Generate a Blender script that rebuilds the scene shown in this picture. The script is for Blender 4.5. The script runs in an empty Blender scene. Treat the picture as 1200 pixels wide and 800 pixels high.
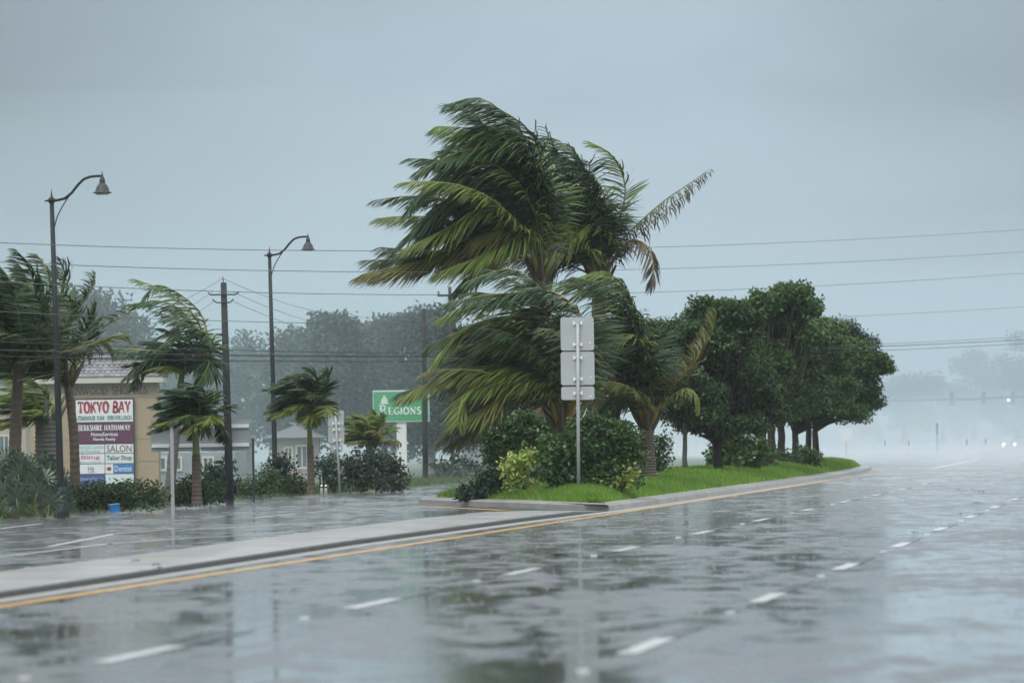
import bpy, math, random
import numpy as np
from mathutils import Vector, Matrix

# ------------------------------------------------------------------ camera, sky, sun, exposure
F, CH, PHI = 6800.0, 1.60, math.radians(0.8)          # focal length in photo pixels, eye height, camera roll
HC = 497 + 810 * math.tan(PHI)
PITCH = math.atan((HC - 400) / F)
sc = bpy.context.scene
COL = sc.collection
_f = Vector((0, math.cos(PITCH), math.sin(PITCH)))
_u0 = Vector((0, -math.sin(PITCH), math.cos(PITCH)))
_r0 = Vector((1, 0, 0))
RT = _r0 * math.cos(PHI) - _u0 * math.sin(PHI)
UP = _u0 * math.cos(PHI) + _r0 * math.sin(PHI)
cam_d = bpy.data.cameras.new("camera")
cam = bpy.data.objects.new("camera", cam_d); COL.objects.link(cam)
cam_d.sensor_width = 36; cam_d.lens = 36 * F / 1200
cam_d.clip_start = 0.5; cam_d.clip_end = 6000
M = Matrix((RT, UP, -_f)).transposed().to_4x4(); M.translation = (0, 0, CH)
cam.matrix_world = M
cam_d.dof.use_dof = True; cam_d.dof.focus_distance = 142; cam_d.dof.aperture_fstop = 2.8
sc.camera = cam

SUN_EL, SUN_ROT = math.radians(52), math.radians(200)
w = bpy.data.worlds.new("World"); sc.world = w; w.use_nodes = True
nt = w.node_tree; nt.nodes.clear()
def wn(t, **k):
    n = nt.nodes.new(t)
    for a, b in k.items(): setattr(n, a, b)
    return n
out = wn("ShaderNodeOutputWorld"); bg = wn("ShaderNodeBackground"); bg.inputs[1].default_value = 0.1
sky = wn("ShaderNodeTexSky", sky_type='NISHITA', sun_disc=False, sun_elevation=SUN_EL, sun_rotation=SUN_ROT, air_density=2.0, dust_density=6.0)
hs = wn("ShaderNodeHueSaturation"); hs.inputs['Saturation'].default_value = 0.35
tc = wn("ShaderNodeTexCoord"); sep = wn("ShaderNodeSeparateXYZ")
nt.links.new(tc.outputs['Generated'], sep.inputs[0]); nt.links.new(sky.outputs[0], hs.inputs['Color'])
ramp = wn("ShaderNodeValToRGB")                       # overcast: bright rain-lit band low down, heavy cloud above it, lighter towards the zenith
el = ramp.color_ramp.elements
def stop(p, c):
    e = el.new(p); e.color = (*c, 1); return e
el[0].position = 0.0; el[0].color = (.445, .55, .63, 1)
el[1].position = 1.0; el[1].color = (1.72, 1.80, 1.86, 1)
for p, c in ((.02, (.455, .565, .65)), (.075, (.44, .555, .645)), (.14, (.44, .53, .60)), (.25, (.68, .77, .84)), (.5, (1.25, 1.34, 1.41))): stop(p, c)
# elevation disturbed by soft cloud noise
mp = wn("ShaderNodeMapping"); mp.inputs['Scale'].default_value = (5, 5, 16)
nz = wn("ShaderNodeTexNoise"); nz.inputs['Scale'].default_value = 2.2; nz.inputs['Detail'].default_value = 4
nt.links.new(tc.outputs['Generated'], mp.inputs[0]); nt.links.new(mp.outputs[0], nz.inputs['Vector'])
ma = wn("ShaderNodeMath", operation='MULTIPLY_ADD'); ma.inputs[1].default_value = 0.05; ma.inputs[2].default_value = -0.025
nt.links.new(nz.outputs[0], ma.inputs[0])
ad = wn("ShaderNodeMath", operation='ADD'); nt.links.new(ma.outputs[0], ad.inputs[0]); nt.links.new(sep.outputs['Z'], ad.inputs[1])
nt.links.new(ad.outputs[0], ramp.inputs[0])
sca = wn("ShaderNodeVectorMath", operation='SCALE'); sca.inputs['Scale'].default_value = 10.0
# lens vignetting put into the sky colour: darker left and right, low down only
def mrange(src, a0, a1, b0, b1):
    r = wn("ShaderNodeMapRange", interpolation_type='SMOOTHSTEP')
    for i_, v_ in zip((1, 2, 3, 4), (a0, a1, b0, b1)): r.inputs[i_].default_value = v_
    nt.links.new(src, r.inputs[0]); return r.outputs[0]
def wmath(op, p, q):
    m_ = wn("ShaderNodeMath", operation=op)
    for i_, v_ in enumerate((p, q)):
        if hasattr(v_, 'links') or hasattr(v_, 'node'): nt.links.new(v_, m_.inputs[i_])
        else: m_.inputs[i_].default_value = v_
    return m_.outputs[0]
side = wmath('MULTIPLY', mrange(sep.outputs['X'], -.120, -.005, .58, 1.0), mrange(sep.outputs['X'],   .025, .115, 1.0, .66))
low = mrange(sep.outputs['Z'], .10, .40, 1.0, 0.0)
fac = wmath('ADD', wmath('MULTIPLY', wmath('SUBTRACT', side, 1.0), low), 1.0)
tint = wn("ShaderNodeVectorMath", operation='SCALE'); nt.links.new(ramp.outputs[0], tint.inputs[0]); nt.links.new(fac, tint.inputs['Scale'])
mp2 = wn("ShaderNodeMapping"); mp2.inputs['Scale'].default_value = (14, 14, 34); nt.links.new(tc.outputs['Generated'], mp2.inputs[0])
nz2 = wn("ShaderNodeTexNoise"); nz2.inputs['Scale'].default_value = 1.6; nz2.inputs['Detail'].default_value = 5; nt.links.new(mp2.outputs[0], nz2.inputs['Vector'])
clo = mrange(nz2.outputs[0], .25, .75, .98, 1.08)
tint2 = wn("ShaderNodeVectorMath", operation='SCALE'); nt.links.new(tint.outputs[0], tint2.inputs[0]); nt.links.new(clo, tint2.inputs['Scale'])
nt.links.new(tint2.outputs[0], sca.inputs[0])
mx = wn("ShaderNodeMix", data_type='RGBA'); mx.inputs[0].default_value = 0.9
nt.links.new(hs.outputs[0], mx.inputs[6]); nt.links.new(sca.outputs[0], mx.inputs[7])
nt.links.new(mx.outputs[2], bg.inputs[0]); nt.links.new(bg.outputs[0], out.inputs[0])

sun_d = bpy.data.lights.new("sun", 'SUN'); sun_d.energy = 1.5; sun_d.angle = math.radians(25); sun_d.color = (1.0, .97, .93)
sun = bpy.data.objects.new("sun", sun_d); COL.objects.link(sun)
sd = Vector((math.sin(SUN_ROT) * math.cos(SUN_EL), math.cos(SUN_ROT) * math.cos(SUN_EL), math.sin(SUN_EL)))
sun.rotation_euler = sd.to_track_quat('Z', 'Y').to_euler()
sc.view_settings.view_transform = 'Standard'; sc.view_settings.look = 'None'
sc.view_settings.exposure = 0.0; sc.view_settings.gamma = 1.0
sc.cycles.use_denoising = True
sc.cycles.volume_bounces = 2

# ------------------------------------------------------------------ where things stand
def ray(px, py): return _f * F + RT * (px - 600) - UP * (py - 400)
def P(px, py, d):
    r = ray(px, py); return Vector((0, 0, CH)) + r * (d / r.y)
def dip(y):
    t = min(1, max(0, (y - 365) / 260)); return -1.5 * t * t * (3 - 2 * t)
def G(px, py, z=0.0):
    r = ray(px, py); return Vector((0, 0, CH)) + r * ((z - CH) / r.z)
_v = ray(1410, 497); U = _v.x / _v.y                   # the road's direction
def RD(lat, y, z=0.0): return Vector((lat + U * y, y, z))
rng = np.random.default_rng(7)
rnd = random.Random(11)

# ------------------------------------------------------------------ materials
MATS = {}
def mat(name, col, rough=.6, var=.25, scale=3.0, coat=0.0, metal=0.0, island=0.0, trans=0.0, bump=0.0, col2=None, spec=.5, attr=None, attr_col=None, emis=None):
    m = bpy.data.materials.new(name); m.use_nodes = True; MATS[name] = m
    n = m.node_tree.nodes; l = m.node_tree.links; b = n['Principled BSDF']
    b.inputs['Roughness'].default_value = rough; b.inputs['Metallic'].default_value = metal
    b.inputs['Specular IOR Level'].default_value = spec
    if coat: b.inputs['Coat Weight'].default_value = coat; b.inputs['Coat Roughness'].default_value = .12; b.inputs['Coat IOR'].default_value = 1.33
    t = n.new('ShaderNodeTexCoord'); nz = n.new('ShaderNodeTexNoise'); nz.inputs['Scale'].default_value = scale; nz.inputs['Detail'].default_value = 6
    l.new(t.outputs['Object'], nz.inputs['Vector'])
    mixn = n.new('ShaderNodeMix'); mixn.data_type = 'RGBA'
    c2 = col2 or tuple(min(1, c * (1 + var)) for c in col)
    c1 = tuple(c * (1 - var) for c in col) if col2 is None else col
    mixn.inputs[6].default_value = (*c1, 1); mixn.inputs[7].default_value = (*c2, 1)
    l.new(nz.outputs[0], mixn.inputs[0]); last = mixn.outputs[2]
    if island:
        g = n.new('ShaderNodeNewGeometry'); mr = n.new('ShaderNodeMapRange'); mr.inputs[3].default_value = 1 - island; mr.inputs[4].default_value = 1 + island
        l.new(g.outputs['Random Per Island'], mr.inputs[0]); h = n.new('ShaderNodeHueSaturation')
        mh = n.new('ShaderNodeMapRange'); mh.inputs[3].default_value = .485; mh.inputs[4].default_value = .515
        l.new(g.outputs['Random Per Island'], mh.inputs[0]); l.new(mh.outputs[0], h.inputs['Hue'])
        l.new(mr.outputs[0], h.inputs['Value']); l.new(last, h.inputs['Color']); last = h.outputs[0]
    if attr:
        a = n.new('ShaderNodeAttribute'); a.attribute_name = attr; m2 = n.new('ShaderNodeMix'); m2.data_type = 'RGBA'
        m2.inputs[7].default_value = (*attr_col, 1); l.new(a.outputs['Fac'], m2.inputs[0]); l.new(last, m2.inputs[6]); last = m2.outputs[2]
    l.new(last, b.inputs['Base Color'])
    if bump:
        bp = n.new('ShaderNodeBump'); bp.inputs['Strength'].default_value = bump; bp.inputs['Distance'].default_value = .02
        n2 = n.new('ShaderNodeTexNoise'); n2.inputs['Scale'].default_value = scale * 6; n2.inputs['Detail'].default_value = 5
        l.new(t.outputs['Object'], n2.inputs['Vector']); l.new(n2.outputs[0], bp.inputs['Height']); l.new(bp.outputs[0], b.inputs['Normal'])
    if trans:
        tr = n.new('ShaderNodeBsdfTranslucent'); l.new(last, tr.inputs[0]); ms = n.new('ShaderNodeMixShader'); ms.inputs[0].default_value = trans
        l.new(b.outputs[0], ms.inputs[1]); l.new(tr.outputs[0], ms.inputs[2]); l.new(ms.outputs[0], n['Material Output'].inputs[0])
    if emis:
        b.inputs['Emission Color'].default_value = (*emis[0], 1); b.inputs['Emission Strength'].default_value = emis[1]
    return m

def wet_road(name, base, base2):
    m = mat(name, base, rough=.75, scale=.7, col2=base2)
    n = m.node_tree.nodes; l = m.node_tree.links; b = n['Principled BSDF']
    t = n.new('ShaderNodeTexCoord')
    def noise(scale, det, vec=(1, 1, 1), dist=0.0):
        mp = n.new('ShaderNodeMapping'); mp.inputs['Scale'].default_value = vec; l.new(t.outputs['Object'], mp.inputs[0])
        z = n.new('ShaderNodeTexNoise'); z.inputs['Scale'].default_value = scale; z.inputs['Detail'].default_value = det; z.inputs['Distortion'].default_value = dist
        l.new(mp.outputs[0], z.inputs['Vector']); return z.outputs[0]
    def rmp(src, a, b_, lo, hi):
        r = n.new('ShaderNodeMapRange'); r.interpolation_type = 'SMOOTHSTEP'
        r.inputs[1].default_value = a; r.inputs[2].default_value = b_; r.inputs[3].default_value = lo; r.inputs[4].default_value = hi
        l.new(src, r.inputs[0]); return r.outputs[0]
    big = noise(.42, 4, (1.0, .35, 1), .5); fine = noise(2.3, 5, (1.0, .30, 1), .3)
    mm = n.new('ShaderNodeMath'); mm.operation = 'MULTIPLY_ADD'; mm.inputs[1].default_value = .44; l.new(big, mm.inputs[0])
    m3 = n.new('ShaderNodeMath'); m3.operation = 'MULTIPLY'; m3.inputs[1].default_value = .56; l.new(fine, m3.inputs[0]); l.new(m3.outputs[0], mm.inputs[2]); wet = mm.outputs[0]
    b.inputs['IOR'].default_value = 1.75; b.inputs['Coat IOR'].default_value = 1.4
    l.new(rmp(wet, .44, .58, .95, .15), b.inputs['Coat Weight']); l.new(rmp(wet, .42, .60, .085, .20), b.inputs['Coat Roughness'])
    l.new(rmp(wet, .42, .60, .12, .32), b.inputs['Roughness'])
    bp = n.new('ShaderNodeBump'); bp.inputs['Strength'].default_value = .02; bp.inputs['Distance'].default_value = .010
    l.new(noise(5.0, 5, (1.0, .5, 1)), bp.inputs['Height'])
    l.new(bp.outputs[0], b.inputs['Normal'])
    return m

wet_road('wet_asphalt', (.038, .041, .044), (.068, .071, .074))
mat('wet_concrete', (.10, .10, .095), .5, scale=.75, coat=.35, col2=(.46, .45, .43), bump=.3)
mat('damp_concrete', (.20, .20, .19), .8, scale=2.5, col2=(.34, .34, .325), spec=.25)
mat('kerb_face', (.035, .035, .033), .6, scale=2.5, col2=(.10, .10, .095), bump=.3)  # blackened concrete; shade of the upright kerb face put into the colour
mat('white_paint', (.30, .305, .31), .4, scale=5, coat=.5, col2=(.86, .86, .86))
mat('yellow_paint', (.55, .27, .03), .4, scale=5, coat=.35, col2=(.72, .38, .05))
mat('black_paint', (.012, .013, .016), .4, scale=4, coat=.6)
mat('marker_white', (.40, .41, .41), .25, .1)
mat('marker_red', (.12, .03, .035), .25, .1)
mat('turf', (.035, .06, .018), .9, scale=4, col2=(.06, .095, .025))
mat('ground_earth', (.05, .065, .03), .9, scale=.4, col2=(.075, .09, .04))
mat('grass_blade', (.11, .225, .026), .55, scale=.8, island=.4, trans=.4, col2=(.21, .345, .05), spec=.3)
mat('verge_grass', (.05, .10, .022), .6, scale=1.0, island=.3, trans=.3, col2=(.08, .13, .03))
mat('palm_green', (.030, .072, .026), .38, scale=1.2, island=.45, trans=.22, col2=(.046, .098, .03), attr='dry', attr_col=(.13, .085, .05), spec=.3)
mat('palm_light', (.095, .165, .035), .38, scale=1.2, island=.4, trans=.28, col2=(.18, .26, .055), attr='dry', attr_col=(.24, .16, .05), spec=.3)
mat('palm_olive', (.085, .125, .028), .4, scale=1.2, island=.4, trans=.25, col2=(.16, .18, .04), attr='dry', attr_col=(.17, .09, .04), spec=.3)
mat('palm_brown', (.085, .065, .04), .6, scale=2, island=.35, trans=.1, col2=(.13, .10, .06), attr='dry', attr_col=(.06, .045, .05))
mat('rachis', (.17, .19, .05), .45, scale=2, col2=(.27, .26, .08))
mat('petiole', (.26, .15, .025), .45, scale=3, col2=(.34, .22, .05))
mat('palm_trunk', (.065, .048, .034), .75, scale=4, col2=(.15, .115, .085), bump=.6, coat=.2)
mat('grey_trunk', (.10, .095, .088), .8, scale=4, col2=(.17, .16, .145), bump=.5)
mat('crownshaft', (.12, .17, .04), .35, scale=3, col2=(.19, .22, .06))
mat('bark', (.026, .022, .018), .85, scale=6, col2=(.075, .066, .055), bump=.5, spec=.2)
mat('leaf_dark', (.022, .052, .016), .42, scale=.8, island=.5, trans=.25, col2=(.062, .125, .030), spec=.3)
mat('leaf_mid', (.028, .064, .018), .42, scale=.6, island=.5, trans=.28, col2=(.095, .175, .038), spec=.3)
mat('leaf_shade', (.020, .042, .026), .45, scale=.8, island=.4, trans=.15, col2=(.03, .06, .034), spec=.3)
mat('leaf_bush', (.022, .058, .016), .28, scale=1.0, island=.5, trans=.3, col2=(.085, .17, .04), spec=.4)
mat('leaf_yellow', (.20, .29, .045), .35, scale=2.0, island=.4, trans=.25, col2=(.38, .44, .11))
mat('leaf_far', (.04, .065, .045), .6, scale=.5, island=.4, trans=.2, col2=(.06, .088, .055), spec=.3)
mat('leaf_hedge', (.04, .075, .025), .5, scale=.8, island=.45, trans=.2, col2=(.07, .115, .035), spec=.3)
mat('fan_leaf', (.045, .08, .05), .4, scale=2, island=.35, trans=.15, col2=(.075, .115, .075))
mat('galvanized', (.40, .42, .43), .5, .12, scale=7, metal=.1)
mat('guide_back', (.33, .36, .37), .5, .10, scale=2.2)
mat('bright_rail', (.88, .90, .90), .4, .04)
mat('sign_back', (.40, .43, .44), .5, .10, scale=2.2, metal=.0, coat=.3)
mat('lamp_metal', (.020, .024, .026), .55, .25, scale=8, spec=.3)
mat('lamp_grey', (.05, .057, .06), .5, .2, scale=8, spec=.35)
mat('pole_wood', (.05, .054, .057), .95, .3, scale=6, bump=.5)
mat('wire_black', (.02, .021, .022), .5, .1)
mat('wire_grey', (.13, .135, .14), .45, .1)
mat('stucco', (.40, .31, .205), .8, .1, scale=2.5, bump=.3)
mat('trim_cream', (.55, .52, .44), .7, .08, scale=2)
mat('roof_tile', (.15, .145, .155), .6, scale=5, island=.25, col2=(.22, .21, .22), coat=.3)
mat('panel_frame', (.05, .06, .06), .4, .15, scale=5)
mat('sign_white', (.78, .80, .80), .3, .03, scale=3)
mat('sign_cream', (.70, .78, .78), .3, .03, scale=3)
mat('sign_purple', (.115, .028, .075), .3, .08, scale=3)
mat('sign_blue', (.05, .085, .30), .3, .06, scale=3)
mat('sign_lightblue', (.045, .21, .50), .3, .06, scale=3)
mat('sign_green', (.045, .33, .12), .3, .06, scale=3)
mat('ink_red', (.36, .03, .055), .4, .05)
mat('ink_green', (.02, .19, .13), .4, .05)
mat('ink_dark', (.055, .07, .08), .4, .05)
mat('ink_maroon', (.16, .05, .085), .4, .05)
mat('ink_pink', (.62, .22, .36), .4, .05)
mat('ink_teal', (.36, .52, .56), .4, .05)
mat('ink_blue', (.12, .18, .42), .4, .05)
mat('ink_white', (.85, .87, .87), .4, .03)
mat('ink_pale', (.42, .48, .68), .4, .03)
mat('bronze_letter', (.075, .06, .05), .5, .1)
mat('bin_blue', (.02, .20, .52), .35, .1, scale=4)
mat('wall_white', (.24, .26, .27), .8, .08, scale=1)
mat('wall_pink', (.36, .25, .22), .8, .1, scale=1)
mat('glass_dark', (.05, .06, .07), .12, .1, spec=.6)
mat('roof_grey', (.10, .10, .105), .7, .15, scale=2)
mat('plastic_white', (.75, .76, .76), .4, .05)
mat('car_paint', (.03, .033, .04), .25, .1, coat=1.0)
mat('rubber', (.015, .015, .016), .7, .1)
mat('chrome', (.5, .5, .52), .2, .05, metal=.9)
mat('headlamp_lit', (.9, .85, .8), .3, .02, emis=((1.0, .76, .55), 130.0))
mat('beacon_blue', (.2, .2, .9), .3, .02, emis=((.10, .14, 1.0), 60.0))
mat('signal_housing', (.03, .033, .03), .5, .1)
mat('signal_lens', (.03, .03, .03), .25, .2)
mat('splash_water', (.42, .45, .47), .15, .1, trans=.4)
mat('debris_leaf', (.055, .042, .025), .7, .3, island=.4)

# ------------------------------------------------------------------ mesh builder
class MB:
    def __init__(s): s.v = []; s.f = []; s.m = []; s.sm = []; s.mats = []; s.dry = []
    def slot(s, m):
        if m not in s.mats: s.mats.append(m)
        return s.mats.index(m)
    def add(s, vs, fs, m, smooth=False, dry=None):
        o = len(s.v); k = s.slot(m)
        s.v += [tuple(p) for p in vs]; s.dry += (list(dry) if dry is not None else [0.0] * len(vs))
        for f in fs: s.f.append(tuple(i + o for i in f)); s.m.append(k); s.sm.append(smooth)
    def box(s, c, size, m, rot=None):
        x, y, z = (a / 2 for a in size); c = Vector(c)
        vs = [Vector((i, j, k)) for i in (-x, x) for j in (-y, y) for k in (-z, z)]
        if rot is not None: vs = [rot @ p for p in vs]
        s.add([p + c for p in vs], [(0, 1, 3, 2), (4, 6, 7, 5), (0, 4, 5, 1), (2, 3, 7, 6), (0, 2, 6, 4), (1, 5, 7, 3)], m)
    def tube(s, pts, radii, m, n=8, smooth=True, caps=True):
        pts = [Vector(p) for p in pts]
        if not hasattr(radii, '__len__'): radii = [radii] * len(pts)
        vs = []; side = None
        for i, p in enumerate(pts):
            t = (pts[min(i + 1, len(pts) - 1)] - pts[max(i - 1, 0)]).normalized()
            if side is None: side = t.orthogonal().normalized()
            side = (side - t * side.dot(t))
            side = side.normalized() if side.length > 1e-6 else t.orthogonal().normalized()
            b = t.cross(side)
            for k in range(n):
                a = 2 * math.pi * k / n; vs.append(p + (side * math.cos(a) + b * math.sin(a)) * radii[i])
        fs = []
        for i in range(len(pts) - 1):
            for k in range(n): fs.append((i * n + k, i * n + (k + 1) % n, (i + 1) * n + (k + 1) % n, (i + 1) * n + k))
        if caps: fs.append(tuple(range(n - 1, -1, -1))); fs.append(tuple(range((len(pts) - 1) * n, len(pts) * n)))
        s.add(vs, fs, m, smooth)
    def lathe(s, c, prof, m, n=16):                     # prof: (radius, z)
        c = Vector(c); s.tube([c + Vector((0, 0, z)) for r, z in prof], [max(r, .0005) for r, z in prof], m, n)
    def prism(s, poly, z0, z1, m):
        n = len(poly); vs = [(x, y, z0) for x, y in poly] + [(x, y, z1) for x, y in poly]
        s.add(vs, [tuple(range(n - 1, -1, -1)), tuple(range(n, 2 * n))] + [(i, (i + 1) % n, n + (i + 1) % n, n + i) for i in range(n)], m)
    def mesh(s, name):
        me = bpy.data.meshes.new(name); me.from_pydata(s.v, [], s.f)
        for m in s.mats: me.materials.append(MATS[m])
        me.polygons.foreach_set('material_index', s.m); me.polygons.foreach_set('use_smooth', s.sm)
        if any(s.dry):
            a = me.attributes.new('dry', 'FLOAT', 'POINT'); a.data.foreach_set('value', s.dry)
        me.update(); return me
    def build(s, name, parent=None, loc=None):
        o = bpy.data.objects.new(name, s.mesh(name)); COL.objects.link(o)
        if parent is not None: o.parent = parent
        if loc is not None: o.location = loc
        return o
def put(name, me, parent=None, loc=None):
    o = bpy.data.objects.new(name, me); COL.objects.link(o)
    if parent is not None: o.parent = parent
    if loc is not None: o.location = loc
    return o
def tag(o, label=None, cat=None, group=None, kind=None):
    if label: o['label'] = label
    if cat: o['category'] = cat
    if group: o['group'] = group
    if kind: o['kind'] = kind
    return o
def thing(name, label, cat, loc, group=None, rotz=0.0):
    o = bpy.data.objects.new(name, None); COL.objects.link(o); o.empty_display_size = .3
    o.location = loc; o.rotation_euler = (0, 0, rotz)
    return tag(o, label, cat, group)
def copy_tree(o, parent=None):
    c = o.copy(); COL.objects.link(c); c.parent = parent
    for ch in list(o.children): copy_tree(ch, c)
    return c
def np_mesh(name, V, nper, mname):                      # polygons of nper consecutive vertices each
    me = bpy.data.meshes.new(name); n = len(V); k = n // nper
    me.vertices.add(n); me.vertices.foreach_set('co', np.ascontiguousarray(V, dtype=np.float32).ravel())
    me.loops.add(n); me.loops.foreach_set('vertex_index', np.arange(n, dtype=np.int32))
    me.polygons.add(k); me.polygons.foreach_set('loop_start', np.arange(0, n, nper, dtype=np.int32))
    me.update(calc_edges=True); me.materials.append(MATS[mname]); me.validate(); return me

# ------------------------------------------------------------------ leaves
def unit(a): return a / np.maximum(np.linalg.norm(a, axis=1, keepdims=True), 1e-9)
WIND = np.array([-1.0, 0.1, -0.05])
def leaves(centers, spread, per, ln, wd, wind=.5, up=.35):
    C = np.repeat(np.asarray(centers), per, axis=0); N = len(C)
    C = C + np.clip(rng.normal(0, 1, (N, 3)), -1.7, 1.7) * spread
    a = unit(rng.normal(0, 1, (N, 3)) + wind * WIND + np.array([0, 0, -.25]))
    nrm = rng.normal(0, 1, (N, 3)) + np.array([0, 0, up * 2]); b = unit(np.cross(a, nrm)); nn = np.cross(b, a)
    L = (ln * rng.uniform(.6, 1.25, N))[:, None]; W = (wd * rng.uniform(.7, 1.2, N))[:, None]
    V = np.stack([C, C + a * L * .45 + b * W * .5 + nn * L * .06, C + a * L, C + a * L * .45 - b * W * .5 + nn * L * .06], axis=1)
    return V.reshape(-1, 3)
def blob_clumps(blobs, dens, rmin=.45):
    out = []
    for (c, r) in blobs:
        n = max(6, int(dens * (r[0] * r[2] * 4)))
        d = unit(rng.normal(0, 1, (n, 3))); rad = (rmin + (1 - rmin) * rng.uniform(0, 1, n) ** .5)[:, None] * rng.uniform(.82, 1.05, (n, 1))
        out.append(np.array(c) + d * rad * np.array(r))
    return out
def px_blobs(spec, d, jit=.5):
    res = []
    for b in spec:
        dd = b[4] if len(b) > 4 else d + rnd.uniform(-jit, jit); c = P(b[0], b[1], dd); s = dd / F
        res.append(((c.x, c.y, c.z), (b[2] * s, max(b[2], b[3]) * s * .9, b[3] * s)))
    return res
def make_tree(name, label, cat, base, blobs, leafmat, trunk_r, group=None, dens=9.0, per=55, ln=.13, wd=.075, spread=(.26, .24, .16), barkmat='bark', fork=.45, lean=(0, 0), limbs=True, twig=5, wind=.5, up=.35):
    base = Vector(base); root = thing(name, label, cat, base, group)
    rel = [((c[0] - base.x, c[1] - base.y, c[2] - base.z), r) for c, r in blobs]
    cl = blob_clumps(rel, dens)
    V = leaves(np.concatenate(cl), np.array(spread), per, ln, wd, wind, up)
    put('crown', np_mesh('crown', V, 4, leafmat), root)
    low = min(c[2] - r[2] * .4 for c, r in rel)
    fk = Vector((lean[0], lean[1], max(.5, low * fork * 1.6 if low > 0.4 else .4)))
    mb = MB(); k = 6
    mb.tube([fk * (i / k) + Vector((rnd.uniform(-.02, .02), 0, 0)) * (0 < i < k) for i in range(k + 1)],
            [trunk_r * (1.35 if i == 0 else 1.0 - .25 * i / k) for i in range(k + 1)], barkmat, 9)
    if limbs:
        for (c, r), cc in zip(rel, cl):
            c = Vector(c); mid = fk.lerp(c, .5) + Vector((rnd.uniform(-.2, .2), rnd.uniform(-.2, .2), -abs(c.z - fk.z) * .12))
            mb.tube([fk - Vector((0, 0, .1)), fk.lerp(mid, .5) + Vector((0, 0, .02)), mid, c], [trunk_r * .5, trunk_r * .36, trunk_r * .24, trunk_r * .08], barkmat, 6)
            for q in range(min(twig, len(cc))):
                e = Vector(cc[rnd.randrange(len(cc))]); mb.tube([mid, mid.lerp(e, .5) + Vector((0, 0, .06)), e], [trunk_r * .2, trunk_r * .14, trunk_r * .05], barkmat, 4)
    mb.build('trunk', root)
    return root
def make_bush(name, label, cat, base, blobs, leafmat, group=None, dens=26, per=70, ln=.115, wd=.075, spread=(.13, .13, .10), stems=6, extra=None, wind=.4):
    base = Vector(base); root = thing(name, label, cat, base, group)
    rel = [((c[0] - base.x, c[1] - base.y, c[2] - base.z), r) for c, r in blobs]
    cl = blob_clumps(rel, dens, .3); A = np.concatenate(cl); A[:, 2] = np.maximum(A[:, 2], .08)
    put('foliage', np_mesh('foliage', leaves(A, np.array(spread), per, ln, wd, wind), 4, leafmat), root)
    if extra:
        m2, f2 = extra; k = rng.choice(len(A), max(2, int(len(A) * f2)), replace=False)
        put('young_leaves', np_mesh('young_leaves', leaves(A[k], np.array(spread) * 1.2, per // 2, ln * .9, wd * .9, wind), 4, m2), root)
    for i in range(stems):
        e = Vector(A[rnd.randrange(len(A))]); b = Vector((rnd.uniform(-.2, .2) + e.x * .4, rnd.uniform(-.2, .2) + e.y * .4, -.03)); mb = MB()
        mb.tube([b, b.lerp(e, .5) + Vector((0, 0, .1)), e], [.03, .022, .008], 'bark', 5); mb.build('stem', root)
    return root

# ------------------------------------------------------------------ palm fronds
GV = Vector((0, 0, -1))
def frond_mesh(pts, leaf_len, pairs, wind, mname, petiole_mat='rachis', r0=.035, width=.05, windk=1.3, droop=.35, dry_tip=.35, sparse=0.0, start=.14, seg=3, fold=.75):
    pts = [Vector(p) for p in pts]; n = len(pts); mb = MB()
    mb.tube(pts, [r0 * (1 - .85 * i / (n - 1)) for i in range(n)], petiole_mat, 5)
    L = [0.0]
    for i in range(1, n): L.append(L[-1] + (pts[i] - pts[i - 1]).length)
    def at(t):
        s = t * L[-1]; i = 1
        while i < n - 1 and L[i] < s: i += 1
        f = (s - L[i - 1]) / max(1e-6, L[i] - L[i - 1]); return pts[i - 1].lerp(pts[i], f), (pts[i] - pts[i - 1]).normalized()
    W = Vector(wind)
    for k in range(pairs):
        t = start + (1 - start) * (k + .5) / pairs
        for s in (-1, 1):
            if rnd.random() < sparse: continue
            p, T = at(min(1, t + rnd.uniform(-.004, .004)))
            side = T.cross(GV)
            side = side.normalized() if side.length > .05 else Vector((0, 1, 0))
            nrm = side.cross(T).normalized()
            prof = (math.sin(math.pi * (.16 + .80 * (t - start) / (1 - start)))) ** .55
            ll = leaf_len * prof * (rnd.uniform(.8, 1.12) if rnd.random() > .08 else rnd.uniform(.35, .7))
            d = (side * s * fold + T * (.30 + .55 * t) + nrm * rnd.uniform(-.1, .25) + Vector((rnd.uniform(-.12, .12), rnd.uniform(-.1, .1), rnd.uniform(-.12, .12)))).normalized()
            wv = width * (.7 + .5 * prof); q = p; pr = []; m = seg
            for i in range(m + 1):
                f = i / m; pr.append((q, d))
                d = (d + (W * windk + GV * droop + Vector((rnd.uniform(-.14, .14), rnd.uniform(-.2, .2), rnd.uniform(-.14, .14)))) * (1.0 / m)).normalized()
                q = q + d * (ll / m)
            tw = Vector((rnd.uniform(-.5, .5), rnd.uniform(-.9, .3), rnd.uniform(.1, 1)))
            vs = []; dr = []; dv = rnd.uniform(0, dry_tip * .6) + max(0, t - .65) * dry_tip * 1.4
            for i, (q, d) in enumerate(pr[:-1]):
                b = d.cross(tw); b = b.normalized() * wv * .5 * (.55 if i == 0 else 1 - .15 * i)
                vs += [q - b, q + b]; dr += [min(1, dv * .5 + dry_tip * (i / m) ** 2)] * 2
            vs.append(pr[-1][0]); dr.append(min(1, dv + dry_tip))
            fs = [(2 * i, 2 * i + 1, 2 * i + 3, 2 * i + 2) for i in range(m - 1)] + [(2 * m - 2, 2 * m - 1, 2 * m)]
            mb.add(vs, fs, mname, True, dr)
    return mb.mesh('frond')
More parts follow.
